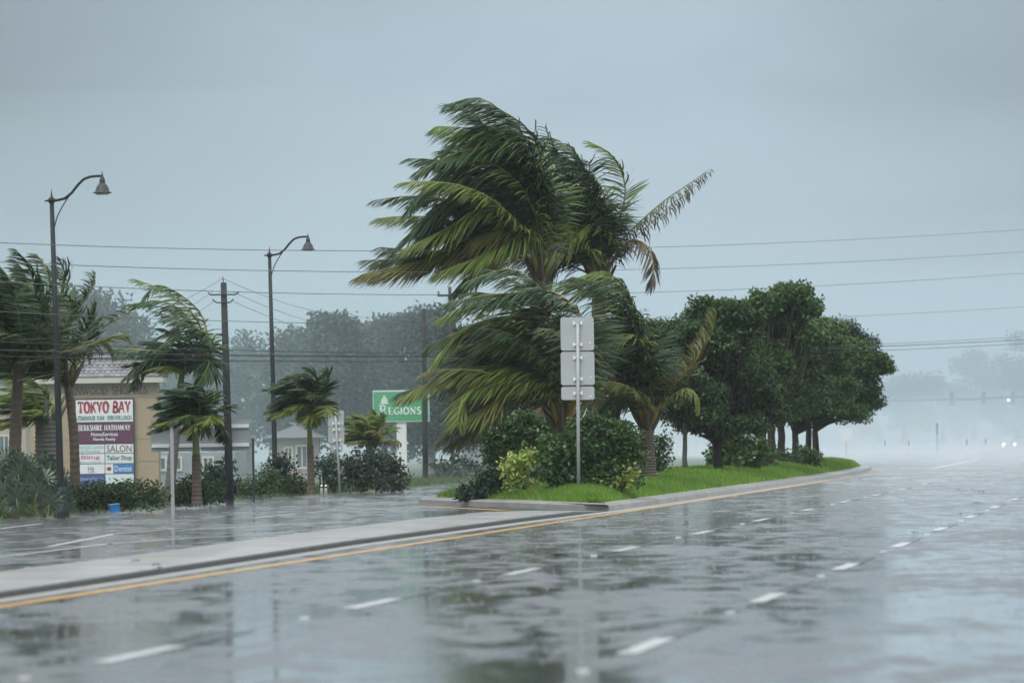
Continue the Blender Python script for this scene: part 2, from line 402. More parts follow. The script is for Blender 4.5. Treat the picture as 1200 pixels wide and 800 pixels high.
def frond_curve(o, d0, L, wind, wk, droop, n=13):
    d = Vector(d0).normalized(); p = Vector(o); pts = [p.copy()]; W = Vector(wind)
    for i in range(n):
        f = (i + .5) / n
        d = (d + (W * wk * (.12 + 2.1 * f ** 1.4) + GV * droop * f * 1.5) / n).normalized(); p = p + d * (L / n); pts.append(p.copy())
    return pts
def trunk_pts(base_to_crown, n=26, bow=0.0):
    v = Vector(base_to_crown); return [v * (i / n) + Vector((bow * math.sin(math.pi * i / n), 0, 0)) for i in range(n + 1)]
def make_palm(label, base, crown, L, n, wind, wk, droop, leaf_len, pairs, tr=.17, group=None, mats=None, trunkmat='palm_trunk', shaft=0.0, el=(8, 82), extra=(), width=.05, windk=1.3, seed=1, petiole='rachis', bow=0.0, boots=9, ldroop=.35, avoid=None, name='palm_tree'):
    rs = random.Random(seed); base = Vector(base); cr = Vector(crown) - base; root = thing(name, label, 'palm tree', base, group)
    tp = trunk_pts(cr, 40, bow); mb = MB()
    top = 40 if not shaft else int(40 * (1 - shaft))
    mb.tube(tp[:top + 1], [tr * (1.25 - .35 * i / 40 if i > 3 else 1.5 - .06 * i) * (1.05 if i % 2 else .97) for i in range(top + 1)], trunkmat, 10, smooth=False)
    mb.build('trunk', root)
    if shaft:
        ms = MB(); sp = tp[top:]; ms.tube(sp, [tr * (.95 - .35 * i / len(sp)) for i in range(len(sp))], 'crownshaft', 10); ms.build('crownshaft', root)
    elif boots:
        ms = MB()
        for i in range(boots):
            a = 2.4 * i; dv = Vector((math.cos(a), math.sin(a), 1.6)); o = cr + Vector((0, 0, -.25 + .03 * i)) + Vector((math.cos(a), math.sin(a), 0)) * tr * .6
            ms.tube([o, o + dv * .16, o + dv * .34 + Vector((0, 0, .05))], [.075, .06, .03], petiole if i % 2 else trunkmat, 6)
        ms.build('leaf_boots', root)
    fill = rs; mats = mats or ['palm_green', 'palm_light', 'palm_olive', 'palm_brown']
    for i in range(n):
        f = (i + .5) / n; az = i * 2.39996 + seed; e = math.radians(el[1] - (el[1] - el[0]) * f + rs.uniform(-6, 6))
        d0 = Vector((math.cos(az) * math.cos(e), math.sin(az) * math.cos(e), math.sin(e)))
        if avoid and avoid(d0): continue
        if f < .7: mm = mats[0] if rs.random() < .72 else mats[1]
        elif f < .9: mm = mats[rs.choice((0, 1, 2, 2))]
        else: mm = mats[rs.choice((1, 2, 2, 3))]
        ln = L * rs.uniform(.82, 1.06) * (.9 if f < .1 else 1); o = cr + Vector((d0.x, d0.y, .2)) * tr * .5
        w2 = Vector(wind) + Vector((0, rs.uniform(-.25, .25), rs.uniform(-.12, .12)))
        pts = frond_curve(o, d0, ln, w2, wk * rs.uniform(.8, 1.15), droop * rs.uniform(.7, 1.3))
        put('frond', frond_mesh(pts, leaf_len, pairs, w2, mm, petiole if rs.random() < .6 else 'rachis', width=width, windk=windk, droop=ldroop, dry_tip=.05 if f < .6 else .28), root)
    for (pts, kw) in extra:
        put('frond', frond_mesh([Vector(p) - base for p in pts], **kw), root)
    return root
def smooth_px(pp, d, dds=None, n=14):                    # a frond's course through a few points of space
    A = [P(x, y, d + (dds[i] if dds else 0)) for i, (x, y) in enumerate(pp)]; res = []
    m = len(A) - 1
    for k in range(n + 1):
        t = k / n * m; i = min(int(t), m - 1); f = t - i
        p0 = A[max(i - 1, 0)]; p1 = A[i]; p2 = A[i + 1]; p3 = A[min(i + 2, m)]
        res.append(.5 * ((2 * p1) + (p2 - p0) * f + (2 * p0 - 5 * p1 + 4 * p2 - p3) * f * f + (3 * p1 - p0 - 3 * p2 + p3) * f ** 3))
    return res

# ================================================================== THE SETTING
YS = [-60, -20, 0, 20, 40, 60, 80, 100, 120, 150, 180, 210, 240, 270, 300, 330, 360] + list(range(375, 640, 12)) + [680, 760, 900, 1200]
def sheet(name, left, right, ys, z, mname, kind='structure', parent=None):
    mb = MB(); vs = []; fs = []
    for y in ys: vs += [(left(y), y, z + dip(y)), (right(y), y, z + dip(y))]
    for i in range(len(ys) - 1): fs.append((2 * i, 2 * i + 1, 2 * i + 3, 2 * i + 2))
    mb.add(vs, fs, mname); o = mb.build(name, parent)
    if kind and parent is None: tag(o, kind=kind)
    return o
sheet('ground', lambda y: -700, lambda y: 700, YS, 0.0, 'ground_earth')
LATL, LATR = -24.0, 0.15
road = sheet('road', lambda y: LATL + U * y, lambda y: LATR + U * y, YS, .005, 'wet_asphalt')
def cross(y0, y1):
    ys = [y0, (y0 + y1) / 2, y1]; return sheet('cross_street', lambda y: -160, lambda y: 240, ys, .010, 'wet_asphalt')
cross(392, 410)

def paint(name, pts, width, mname, z=.010):
    """a painted marking: a ribbon along ground points, a part of the road"""
    pts = [Vector((p[0], p[1], 0)) for p in pts]; vs = []; fs = []
    for i, p in enumerate(pts):
        t = (pts[min(i + 1, len(pts) - 1)] - pts[max(i - 1, 0)]).normalized(); s = Vector((-t.y, t.x, 0)) * width * .5
        zz = z + dip(p.y); vs += [(p.x - s.x, p.y - s.y, zz), (p.x + s.x, p.y + s.y, zz)]
    for i in range(len(pts) - 1): fs.append((2 * i, 2 * i + 1, 2 * i + 3, 2 * i + 2))
    mb = MB(); mb.add(vs, fs, mname); return mb.build(name, road)
def straight(lat, y0, y1, step=12):
    n = max(1, int((y1 - y0) / step)); return [RD(lat, y0 + (y1 - y0) * i / n) for i in range(n + 1)]
for lat, y0 in ((-7.92, 41.6 - 12.1), (-4.18, 41.8 - 12.1)):
    for k in range(28):
        a = y0 + 12.1 * k
        if 366 < a < 425: continue
        paint('lane_dash', [RD(lat, a), RD(lat, a + 3.05)], .16, 'white_paint')
        paint('contrast_dash', [RD(lat, a + 3.06), RD(lat, a + 6.4)], .16, 'black_paint')
paint('yellow_edge_line', straight(-11.62, 0, 236), .17, 'yellow_paint')
paint('white_edge_line', straight(-.45, -20, 380), .15, 'white_paint')
def gpx(pp): return [G(x, y, .01) for x, y in pp]
for pp in ([(-60, 657), (0, 652), (125, 637), (225, 630), (300, 626), (345, 622)], [(0, 645), (92, 639)], [(57, 640), (135, 625), (205, 619)],
           [(0, 619), (50, 613)], [(200, 622), (300, 616.5), (420, 610)], [(300, 606), (395, 597)], [(320, 602.5), (372, 600)]):
    paint('turn_lane_line', gpx(pp), .12, 'white_paint')
for pp in ([(50, 619.5), (78, 618)], [(235, 607), (262, 605.5)], [(330, 597), (352, 595.8)]):
    paint('lane_dash', gpx(pp), .14, 'white_paint')
paint('yellow_nose_line', gpx([(452, 594), (480, 593), (520, 594.2), (560, 596), (592, 597.5)]), .30, 'yellow_paint')
paint('far_lane_line', gpx([(1092, 549), (1112, 545), (1146, 538)]), .25, 'white_paint')

# --- the concrete traffic separator in front of the median
def interp(y, tab):
    for (a, b), (c, d) in zip(tab, tab[1:]):
        if y <= c: return b + (d - b) * max(0, (y - a)) / (c - a)
    return tab[-1][1]
NEAR = [(-30, -12.15), (58, -12.2), (85, -12.5), (105, -12.4), (119, -12.1)]
FARE = []
for x, y in ((0, 667), (75, 658), (150, 649.5), (240, 637), (333, 625), (400, 617), (500, 605), (560, 600)):
    g = G(x, y, .05); FARE.append((g.y, g.x - U * g.y))
FARE = [(-30, FARE[0][1])] + FARE
ysep = [-30, 0, 30] + [45 + 4 * i for i in range(18)] + [117.6]
mb = MB(); vs = []; n = 6
for y in ysep:
    a = interp(y, NEAR); b = interp(y, FARE); b = min(b, a - .9)
    for lat, z in ((a - .02, .078), (a - .07, .094), (a * .6 + b * .4, .106), (a * .3 + b * .7, .092), (b + .18, .05), (b, -.02)): vs.append(RD(lat, y, z * min(1, .12 + (117.6 - y) / 5)))
fs = [(i * n + k, i * n + k + 1, (i + 1) * n + k + 1, (i + 1) * n + k) for i in range(len(ysep) - 1) for k in range(n - 1)]
mb.add(vs, fs, 'wet_concrete', True); sep_o = tag(mb.build('concrete_separator'), kind='structure')
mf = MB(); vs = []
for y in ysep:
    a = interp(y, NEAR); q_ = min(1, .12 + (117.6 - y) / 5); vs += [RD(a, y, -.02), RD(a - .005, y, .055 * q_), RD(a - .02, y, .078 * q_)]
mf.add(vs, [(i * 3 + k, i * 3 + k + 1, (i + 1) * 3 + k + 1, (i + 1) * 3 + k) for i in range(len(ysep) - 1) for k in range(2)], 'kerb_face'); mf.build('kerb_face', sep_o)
for y in (48, 57, 66.5, 76, 86, 97, 108):                # sawn joints: thin fillets of dark sealant standing proud
    a = interp(y, NEAR); b = min(interp(y, FARE), a - .9); pts = [(a - .08, .097), (a * .6 + b * .4, .109), (a * .3 + b * .7, .095), (b + .2, .058)]
    vs = []; mg = MB()
    for lat, z in pts: vs += [RD(lat, y, z), RD(lat, y + .05, z)]
    mg.add(vs, [(2 * i, 2 * i + 1, 2 * i + 3, 2 * i + 2) for i in range(3)], 'kerb_face'); mg.build('joint_sealant', sep_o)

# --- the planted median
OUT = [(-12.1, 118), (-12.05, 140), (-12.05, 165), (-12.15, 190), (-12.5, 212), (-12.95, 226), (-13.4, 231.5), (-14.0, 231), (-15.3, 222), (-16.8, 205), (-18.0, 180), (-18.7, 155), (-18.75, 140), (-18.3, 135.2), (-17.0, 131.4), (-15.2, 127), (-13.6, 122)]
RB = [(116, -12.1), (140, -12.05), (165, -12.05), (190, -12.15), (212, -12.5), (226, -12.95), (232, -13.6)]
LB = [(116, -12.1), (118, -12.4), (122, -13.6), (127, -15.2), (131.4, -17.0), (135.2, -18.3), (140, -18.75), (155, -18.7), (180, -18.0), (205, -16.8), (222, -15.3), (231, -14.1), (232, -13.6)]
mb = MB(); top = [RD(a, y, .14) for a, y in OUT]; n = len(top); cen = Vector((sum(p.x for p in top) / n, 0, 0))
ins = []                                                # rounded kerb: base, shoulder, inner edge
for i, p in enumerate(top):
    t = (top[(i + 1) % n] - top[i - 1]).normalized(); ins.append(p + Vector((-t.y, t.x, 0)) * .55 + Vector((0, 0, .02)))
vs = [Vector((p.x, p.y, -.02)) for p in top] + [p - Vector((0, 0, .035)) for p in top]
sh = []
for i, p in enumerate(top):
    t = (top[(i + 1) % n] - top[i - 1]).normalized(); sh.append(p + Vector((-t.y, t.x, 0)) * .06)
vs += sh + ins
mb.add(vs, [(k * n + i, k * n + (i + 1) % n, (k + 1) * n + (i + 1) % n, (k + 1) * n + i) for k in range(3) for i in range(n)], 'wet_concrete')
tag(mb.build('median_kerb'), kind='structure')
# gutter strip along the road side of the kerb
mb = MB(); ys = [-20, 20, 50, 66, 85, 105, 118, 140, 165, 190, 212, 226, 234]; vs = []
for y in ys: a = interp(y, RB if y > 117 else NEAR); vs += [RD(a + .03, y, .009), RD(a + .36, y, .009)]
mb.add(vs, [(2 * i, 2 * i + 1, 2 * i + 3, 2 * i + 2) for i in range(len(ys) - 1)], 'damp_concrete'); tag(mb.build('gutter'), kind='structure')
def mz(lat, y):
    l = interp(y, LB) + .5; r = interp(y, RB) - .5
    if r - l < .05: return .15
    t = min(1, max(0, (lat - l) / (r - l))); e = min(1, max(0, (y - 119) / 10), max(0, (231 - y) / 12))
    return .15 + .32 * (math.sin(math.pi * t) ** .7) * e ** .6
gy = [119.5 + 111 * i / 74 for i in range(75)]; nx = 14; vs = []; fs = []
for y in gy:
    l = interp(y, LB) + .5; r = max(interp(y, RB) - .5, l + .02)
    for k in range(nx + 1): lat = l + (r - l) * k / nx; vs.append(RD(lat, y, mz(lat, y)))
for i in range(len(gy) - 1):
    for k in range(nx): fs.append((i * (nx + 1) + k, i * (nx + 1) + k + 1, (i + 1) * (nx + 1) + k + 1, (i + 1) * (nx + 1) + k))
mb = MB(); mb.add(vs, fs, 'turf', True); tag(mb.build('median_bed'), kind='structure')
def on_median(px, py):
    r = ray(px, py); y = 112.0; best = None             # walk along the line of sight to the first ground it meets
    while y < 240:
        p = Vector((0, 0, CH)) + r * (y / r.y); lat = p.x - U * p.y
        inside = 119 < y < 231 and interp(y, LB) <= lat <= interp(y, RB)
        if inside:
            h_ = p.z - mz(lat, y)
            if h_ <= 0: return p
            if best is None or h_ < best[0]: best = (h_, lat, y)
        y += .1
    h_, lat, y = best                                   # hidden behind the crest of the bed: the nearest ground to the line of sight
    p = RD(lat, y); p.z = mz(lat, y); return p
def blades(name, pos, h, wd, mname, label):
    N = len(pos); a = rng.uniform(0, 2 * np.pi, N); hh = h * rng.uniform(.5, 1.3, N)
    dx = np.cos(a) * wd * .5; dy = np.sin(a) * wd * .5; bend = rng.normal(0, .35, (N, 2)) + np.array([-.35, .05])
    V = np.stack([pos - np.stack([dx, dy, np.zeros(N)], 1), pos + np.stack([dx, dy, np.zeros(N)], 1), pos + np.stack([bend[:, 0] * hh, bend[:, 1] * hh, hh], 1)], 1)
    return tag(put(name, np_mesh(name, V.reshape(-1, 3), 3, mname)), label, kind='stuff')
pos = []
while len(pos) < 95000:
    y = 119.5 + 111 * rnd.random() ** 1.35; l = interp(y, LB) + .42; r = interp(y, RB) - .42
    if r <= l: continue
    lat = l + (r - l) * rnd.random(); p = RD(lat, y); pos.append((p.x, p.y, mz(lat, y) - .01))
blades('grass', np.array(pos), .12, .022, 'grass_blade', 'bright green grass growing on the median')
# verge along the far side of the left carriageway
mb = MB(); vs = []; ys = [60 + 6 * i for i in range(45)]
for y in ys: vs += [RD(LATL + .02, y, 0.0), RD(LATL - .12, y, .05), RD(LATL - 1.5, y, .10), RD(LATL - 16, y, .14)]
mb.add(vs, [(4 * i + k, 4 * i + k + 4, 4 * i + k + 5, 4 * i + k + 1) for i in range(len(ys) - 1) for k in range(3)], 'turf', True); tag(mb.build('verge'), kind='structure')
pos = []
for _ in range(26000):
    y = 100 + 160 * rnd.random() ** 1.5; q = rnd.random() ** 1.6 * 3.0; p = RD(LATL - .03 - q, y); pos.append((p.x, p.y, .04 + .06 * min(1, q)))
blades('verge_grass', np.array(pos), .15, .025, 'verge_grass', 'short grass along the edge of the left road')

# ================================================================== THE MEDIAN: PALMS, BUSHES, TREES
W = (-1.0, 0.05, -0.02)
rf = random.Random(17)
def fronds(rows, d, ll, pairs, width=.055, petiole='rachis', copies=2):
    """fronds along courses read off the photograph, each given its own depth to either side of the trunk"""
    ex = []
    for pts, mm, dry in rows:
        for q in range(copies):
            sgn = -1 if q % 2 == 0 else 1; k = rf.uniform(.25, 1.0) * sgn; jx = [(rf.uniform(-5, 5) * i + q * 3 * i * .5, rf.uniform(-5, 5) * i + q * 4 * i * .5) for i in range(len(pts))]
            pp = [(x + a_ * .8, y + b_ * .8) for (x, y), (a_, b_) in zip(pts, jx)]; m2 = mm if q == 0 or mm not in ('palm_light',) else 'palm_green'
            ex.append((smooth_px(pp, d, [k * .42 * i for i in range(len(pts))]), dict(leaf_len=ll * rf.uniform(.9, 1.1), pairs=pairs, wind=(-1, rf.uniform(-.35, .2), rf.uniform(-.15, .05)), mname=m2, petiole_mat=petiole if rf.random() < .5 else 'rachis', windk=.42, droop=rf.uniform(.55, .85), sparse=.03, dry_tip=dry, width=width)))
    return ex
g_, l_, o_, br_ = 'palm_green', 'palm_light', 'palm_olive', 'palm_brown'
cA = on_median(633, 556); dA = cA.y
FA = [([(640, 292), (634, 222), (614, 162), (578, 128), (530, 114)], g_, .05), ([(638, 288), (628, 212), (602, 166), (562, 150), (512, 160)], l_, .05), ([(636, 288), (622, 216), (590, 182), (545, 176), (495, 202)], g_, .05),
      ([(638, 290), (633, 225), (616, 180), (590, 155), (550, 140)], g_, .04), ([(634, 292), (610, 228), (575, 202), (530, 206), (486, 242)], g_, .05), ([(634, 292), (605, 242), (565, 226), (520, 238), (476, 270)], g_, .08),
      ([(632, 296), (610, 262), (570, 247), (520, 260), (460, 292)], l_, .15), ([(632, 300), (606, 267), (565, 264), (510, 282), (438, 302)], g_, .3), ([(630, 302), (600, 282), (550, 282), (490, 300), (428, 318)], o_, .4),
      ([(636, 292), (620, 250), (590, 225), (550, 222), (510, 250)], g_, .05), ([(630, 298), (612, 266), (590, 262), (562, 280), (548, 296)], o_, .35), ([(640, 300), (625, 275), (600, 275), (560, 295), (520, 318)], l_, .25)]
make_palm('tall palm behind the road sign on the left, its fronds all streaming to the left', cA, P(633, 318, dA), 4.6, 16, W, 2.2, .62, 1.0, 90, tr=.19, group='palms on the grassy median', el=(30, 88), seed=3, width=.045, windk=.42, ldroop=.7, bow=-.1, extra=fronds(FA, dA, 1.15, 100, .045, copies=3), avoid=lambda d: d.x > .35)
cB = on_median(701, 553); dB = cB.y
ex = fronds([([(700, 312), (697, 250), (682, 198), (658, 168), (628, 158)], g_, .05), ([(702, 308), (704, 250), (694, 208), (674, 182), (640, 178)], g_, .05), ([(698, 312), (682, 258), (658, 224), (632, 210)], o_, .25),
             ([(698, 312), (686, 250), (668, 214), (646, 206)], g_, .1), ([(698, 314), (674, 272), (652, 264), (626, 292)], l_, .1), ([(696, 320), (668, 294), (645, 298), (624, 330)], g_, .2), ([(704, 312), (708, 262), (696, 228), (668, 214)], g_, .05),
             ([(706, 312), (712, 285), (690, 270), (655, 276), (634, 300)], l_, .1)], dB, 1.1, 84, .042, copies=3)
ex.append((smooth_px([(706, 322), (728, 282), (775, 238), (808, 215), (832, 198)], dB, [0, -.2, -.5, -.6, -.7]), dict(leaf_len=.72, pairs=52, wind=(-.5, -.1, -.5), mname='palm_green', windk=1.1, droop=.7, dry_tip=.7, sparse=.12, width=.05, fold=.9, r0=.03)))
ex.append((smooth_px([(708, 322), (732, 290), (775, 250), (806, 225), (826, 206)], dB, [0, .2, .4, .4, .3]), dict(leaf_len=.6, pairs=40, wind=(-.4, .1, -.6), mname='palm_brown', windk=1.1, droop=.9, dry_tip=.5, sparse=.2, width=.045, fold=.9, r0=.02)))
ex.append((smooth_px([(706, 322), (735, 284), (757, 287), (766, 312), (762, 338)], dB, [0, -.3, -.7, -.9, -1.0]), dict(leaf_len=.75, pairs=48, wind=(-.45, 0, -.5), mname='palm_brown', windk=.9, droop=.8, dry_tip=.6, sparse=.08, width=.05)))
ex.append((smooth_px([(704, 324), (722, 268), (733, 222), (718, 183), (690, 166)], dB, [0, -.3, -.6, -.8, -.8]), dict(leaf_len=.85, pairs=64, wind=W, mname='palm_light', windk=.6, droop=.45, dry_tip=.1, width=.05)))
make_palm('tall palm right of the road sign with a ragged frond flung out to the right', cB, P(702, 326, dB), 3.6, 12, W, 2.2, .6, .95, 80, tr=.2, group='palms on the grassy median', el=(25, 86), seed=8, width=.042, windk=.42, ldroop=.7, extra=ex, avoid=lambda d: d.x > .35)
cC = on_median(655, 565); dC = cC.y
FC = [([(660, 484), (656, 402), (640, 350), (605, 322), (556, 318)], g_, .05), ([(660, 484), (650, 412), (625, 358), (580, 336), (528, 346)], g_, .05), ([(658, 484), (640, 412), (610, 366), (560, 362), (504, 386)], l_, .08),
      ([(655, 484), (640, 422), (600, 386), (550, 390), (502, 422)], l_, .12), ([(655, 486), (640, 440), (600, 410), (560, 406), (518, 432)], g_, .1), ([(655, 490), (636, 446), (596, 426), (546, 440), (478, 468)], l_, .35),
      ([(655, 490), (632, 452), (592, 440), (556, 468), (522, 500)], l_, .3), ([(655, 492), (640, 462), (606, 452), (570, 480), (535, 506)], o_, .25), ([(662, 484), (672, 420), (676, 370), (655, 338), (622, 330)], g_, .05),
      ([(660, 486), (652, 440), (632, 408), (596, 398), (556, 416)], l_, .1), ([(658, 488), (646, 455), (622, 435), (584, 440), (548, 470)], l_, .15), ([(664, 486), (680, 430), (690, 395), (676, 370), (650, 366)], g_, .1)]
make_palm('short palm directly behind the pole of the road sign, fronds sweeping left over the bushes', cC, P(657, 496, dC), 3.9, 11, W, 2.0, .72, .9, 68, tr=.18, group='palms on the grassy median', el=(35, 88), seed=5, width=.042, windk=.42, ldroop=.7, petiole='petiole', boots=12, extra=fronds(FC, dC, 1.05, 96, .045, 'petiole', copies=2), avoid=lambda d: d.x > .45)
cD = on_median(759, 561); dD = cD.y
ex = fronds([([(757, 484), (750, 422), (736, 372), (702, 338), (652, 326)], l_, .05), ([(757, 484), (753, 402), (738, 352), (706, 328), (664, 332)], l_, .05), ([(756, 484), (746, 422), (722, 378), (690, 372), (664, 388)], l_, .08), ([(752, 484), (736, 424), (716, 406), (690, 428)], l_, .15),
             ([(752, 486), (731, 442), (706, 442), (682, 470)], o_, .25), ([(758, 482), (762, 430), (751, 386), (720, 352)], g_, .05), ([(757, 486), (745, 456), (726, 460), (706, 490)], g_, .1), ([(758, 484), (764, 440), (757, 405), (730, 385), (700, 395)], l_, .1)], dD, 1.0, 84, .042, 'petiole', copies=3)
ex.append((smooth_px([(760, 488), (785, 455), (812, 425), (832, 395), (839, 368)], dD, [0, -.2, -.4, -.4, -.4]), dict(leaf_len=.95, pairs=54, wind=(-1, 0, .1), mname='palm_olive', petiole_mat='petiole', windk=.9, droop=.15, dry_tip=.3, width=.05)))
ex.append((smooth_px([(760, 488), (780, 462), (802, 440), (820, 415), (828, 392)], dD, [0, .2, .4, .5, .5]), dict(leaf_len=.85, pairs=50, wind=(-1, 0, .05), mname='palm_olive', petiole_mat='petiole', windk=.9, droop=.2, dry_tip=.4, width=.05)))
ex.append((smooth_px([(762, 490), (785, 466), (805, 455), (818, 466), (820, 482)], dD, [0, -.3, -.5, -.6, -.6]), dict(leaf_len=.5, pairs=34, wind=(-.5, 0, -.6), mname='palm_light', petiole_mat='petiole', windk=.9, droop=.5, dry_tip=.2, width=.04)))
make_palm('short palm with a ringed trunk and yellow leaf stalks standing right of the bushes', cD, P(757, 494, dD), 3.1, 8, W, 2.0, .75, .75, 58, tr=.185, group='palms on the grassy median', el=(35, 86), seed=13, width=.038, windk=.42, ldroop=.7, petiole='petiole', boots=12, extra=ex, avoid=lambda d: d.x > .3)

def bush(label, px, py, spec, m, **k):
    b = on_median(px, py); k.setdefault('group', 'bushes planted on the median')
    return make_bush('bush', label, 'bush', b - Vector((0, 0, .03)), px_blobs(spec, b.y, .25), m, **k)
bush('rounded dark green bush left of the palm trunks', 612, 562, [(604, 522, 34, 32), (590, 536, 20, 26), (628, 518, 28, 30), (645, 540, 26, 28), (612, 545, 34, 20), (596, 496, 9, 7), (580, 512, 7, 9), (618, 490, 10, 6)], 'leaf_bush', dens=34)
bush('low dark shrub at the left tip of the median, sloping to the ground', 575, 582, [(553, 577, 12, 7), (566, 571, 13, 11), (582, 566, 14, 14), (600, 562, 16, 14), (620, 562, 20, 14), (590, 552, 6, 9), (571, 558, 4, 7), (545, 581, 5, 4), (612, 552, 10, 8), (560, 581, 12, 5), (580, 579, 14, 6), (602, 576, 16, 7), (624, 572, 18, 8), (640, 565, 14, 10)], 'leaf_shade', dens=60, per=50, ln=.11, wd=.05, spread=(.12, .12, .08))
bush('yellow leaved croton among the dark bushes', 618, 575, [(606, 540, 12, 8), (620, 536, 12, 9), (597, 546, 8, 6), (614, 550, 14, 8), (600, 560, 8, 8), (620, 563, 10, 8)], 'leaf_yellow', dens=34, per=26, ln=.13, wd=.06, spread=(.1, .1, .08), stems=3)
bush('big glossy green bush behind the pole of the road sign', 690, 570, [(660, 540, 26, 28), (690, 522, 34, 32), (720, 520, 26, 26), (700, 548, 42, 24), (735, 545, 16, 22), (668, 560, 26, 14), (676, 502, 10, 8), (706, 500, 9, 7), (728, 505, 7, 8), (648, 522, 8, 8), (742, 530, 6, 10), (690, 562, 40, 12)], 'leaf_bush', dens=30, extra=('leaf_mid', .25))
bush('small yellowish plant at the foot of the big glossy bush', 722, 577, [(736, 552, 9, 10), (728, 562, 10, 7), (702, 568, 7, 4)], 'leaf_yellow', dens=22, per=16, ln=.12, wd=.05, spread=(.1, .1, .07), stems=2)
bush('narrow green shrub behind the trunk of the yellow stalked palm', 766, 555, [(752, 525, 14, 22), (772, 530, 12, 20), (768, 545, 14, 12), (776, 515, 5, 8)], 'leaf_bush', dens=26, per=26)
bush('loose green shrub under the broad crowned trees', 866, 549, [(862, 522, 22, 18), (845, 530, 16, 18), (885, 528, 18, 18), (868, 540, 28, 10)], 'leaf_mid', dens=20, per=26, ln=.2, wd=.13)
bush('clipped olive hedge bush behind the farthest trunks on the median', 938, 545, [(930, 536, 20, 10), (950, 533, 16, 11), (915, 535, 12, 9)], 'leaf_hedge', dens=34, per=40, ln=.12, wd=.07)

T = 'broad crowned trees on the median'
def mtree(label, px, py, spec, m, **k):
    b = on_median(px, py); k.setdefault('trunk_r', .17); spec = [(q[0], q[1] + (9 if q[1] < 395 else 0)) + tuple(q[2:]) for q in spec]; k['dens'] = k.get('dens', 9) * 1.02; k.setdefault('per', 150); k.setdefault('ln', .14); k.setdefault('wd', .085); k.setdefault('spread', (.20, .20, .10)); k.setdefault('up', .9)
    for q in spec[:]:                                   # ragged tufts standing out of the crown
        for _ in range(3):
            a_ = rnd.uniform(-.9, 3.6); f_ = rnd.uniform(.85, 1.12); spec.append((q[0] + math.cos(a_) * q[2] * f_, q[1] - math.sin(a_) * q[3] * f_, rnd.uniform(6, 12), rnd.uniform(4, 8)) + tuple(q[4:5]))
    return make_tree('broadleaf_tree', label, 'tree', b - Vector((0, 0, .05)), px_blobs(spec, b.y, .9), m, group=T, **k)
mtree('slim tree with a thin straight grey trunk beside the yellow stalked palm', 803, 551, [(790, 478, 22, 16), (808, 462, 26, 22), (790, 450, 26, 22), (818, 485, 14, 10)], 'leaf_dark', trunk_r=.075, barkmat='grey_trunk', fork=.9)
mtree('broad dark tree on a thick trunk, nearest of the crowned trees on the median', 841, 551, [(795, 400, 38, 32), (830, 385, 42, 34), (850, 430, 42, 40), (812, 440, 34, 30), (868, 468, 30, 24), (832, 488, 24, 18), (780, 384, 24, 14), (850, 368, 28, 14), (800, 480, 30, 18), (850, 500, 30, 12)], 'leaf_dark', trunk_r=.155, dens=8)
mtree('tall tree whose crown carries the highest windblown tuft', 894, 548, [(888, 388, 38, 26), (896, 362, 36, 14), (882, 353, 22, 7), (914, 342, 17, 5), (926, 334, 9, 3), (936, 352, 12, 6), (862, 352, 12, 5), (885, 430, 46, 40), (868, 362, 22, 10), (900, 480, 38, 24), (930, 400, 26, 26)], 'leaf_mid', dens=9.5, trunk_r=.16)
mtree('tree with a straight dark trunk beside the tall tufted tree', 904, 546, [(920, 420, 40, 36), (938, 382, 28, 16), (880, 385, 30, 20), (900, 455, 40, 30), (935, 460, 34, 28), (842, 380, 24, 12)], 'leaf_dark', trunk_r=.15, dens=9)
mtree('tree with a dark trunk in front of the olive hedge bush', 932, 543, [(950, 420, 36, 34), (955, 388, 26, 14), (962, 460, 36, 28), (930, 470, 34, 22), (935, 385, 30, 22), (985, 480, 22, 14)], 'leaf_mid', trunk_r=.14, dens=9)
mtree('tree with forking trunk half hidden by the olive hedge bush', 916, 541, [(905, 440, 40, 36), (930, 440, 40, 36), (910, 395, 34, 26)], 'leaf_dark', trunk_r=.15, dens=8)
mtree('rightmost green tree, its crown reaching farthest over the road', 956, 541, [(978, 425, 34, 34), (998, 440, 26, 34), (1014, 436, 14, 22), (1028, 428, 7, 5), (982, 470, 32, 20), (960, 398, 24, 20), (1006, 466, 14, 16), (955, 455, 32, 32)], 'leaf_mid', trunk_r=.14, dens=10)
mtree('dark bluish tree rising behind the rightmost green tree', 948, 540, [(996, 402, 16, 20, 217), (978, 407, 18, 20, 217), (1012, 409, 11, 15, 217), (998, 391, 7, 11, 217), (1020, 428, 11, 16, 217), (1000, 425, 22, 20, 217)], 'leaf_shade', trunk_r=.12, dens=13, per=60, ln=.13, wd=.065, spread=(.15, .15, .16))

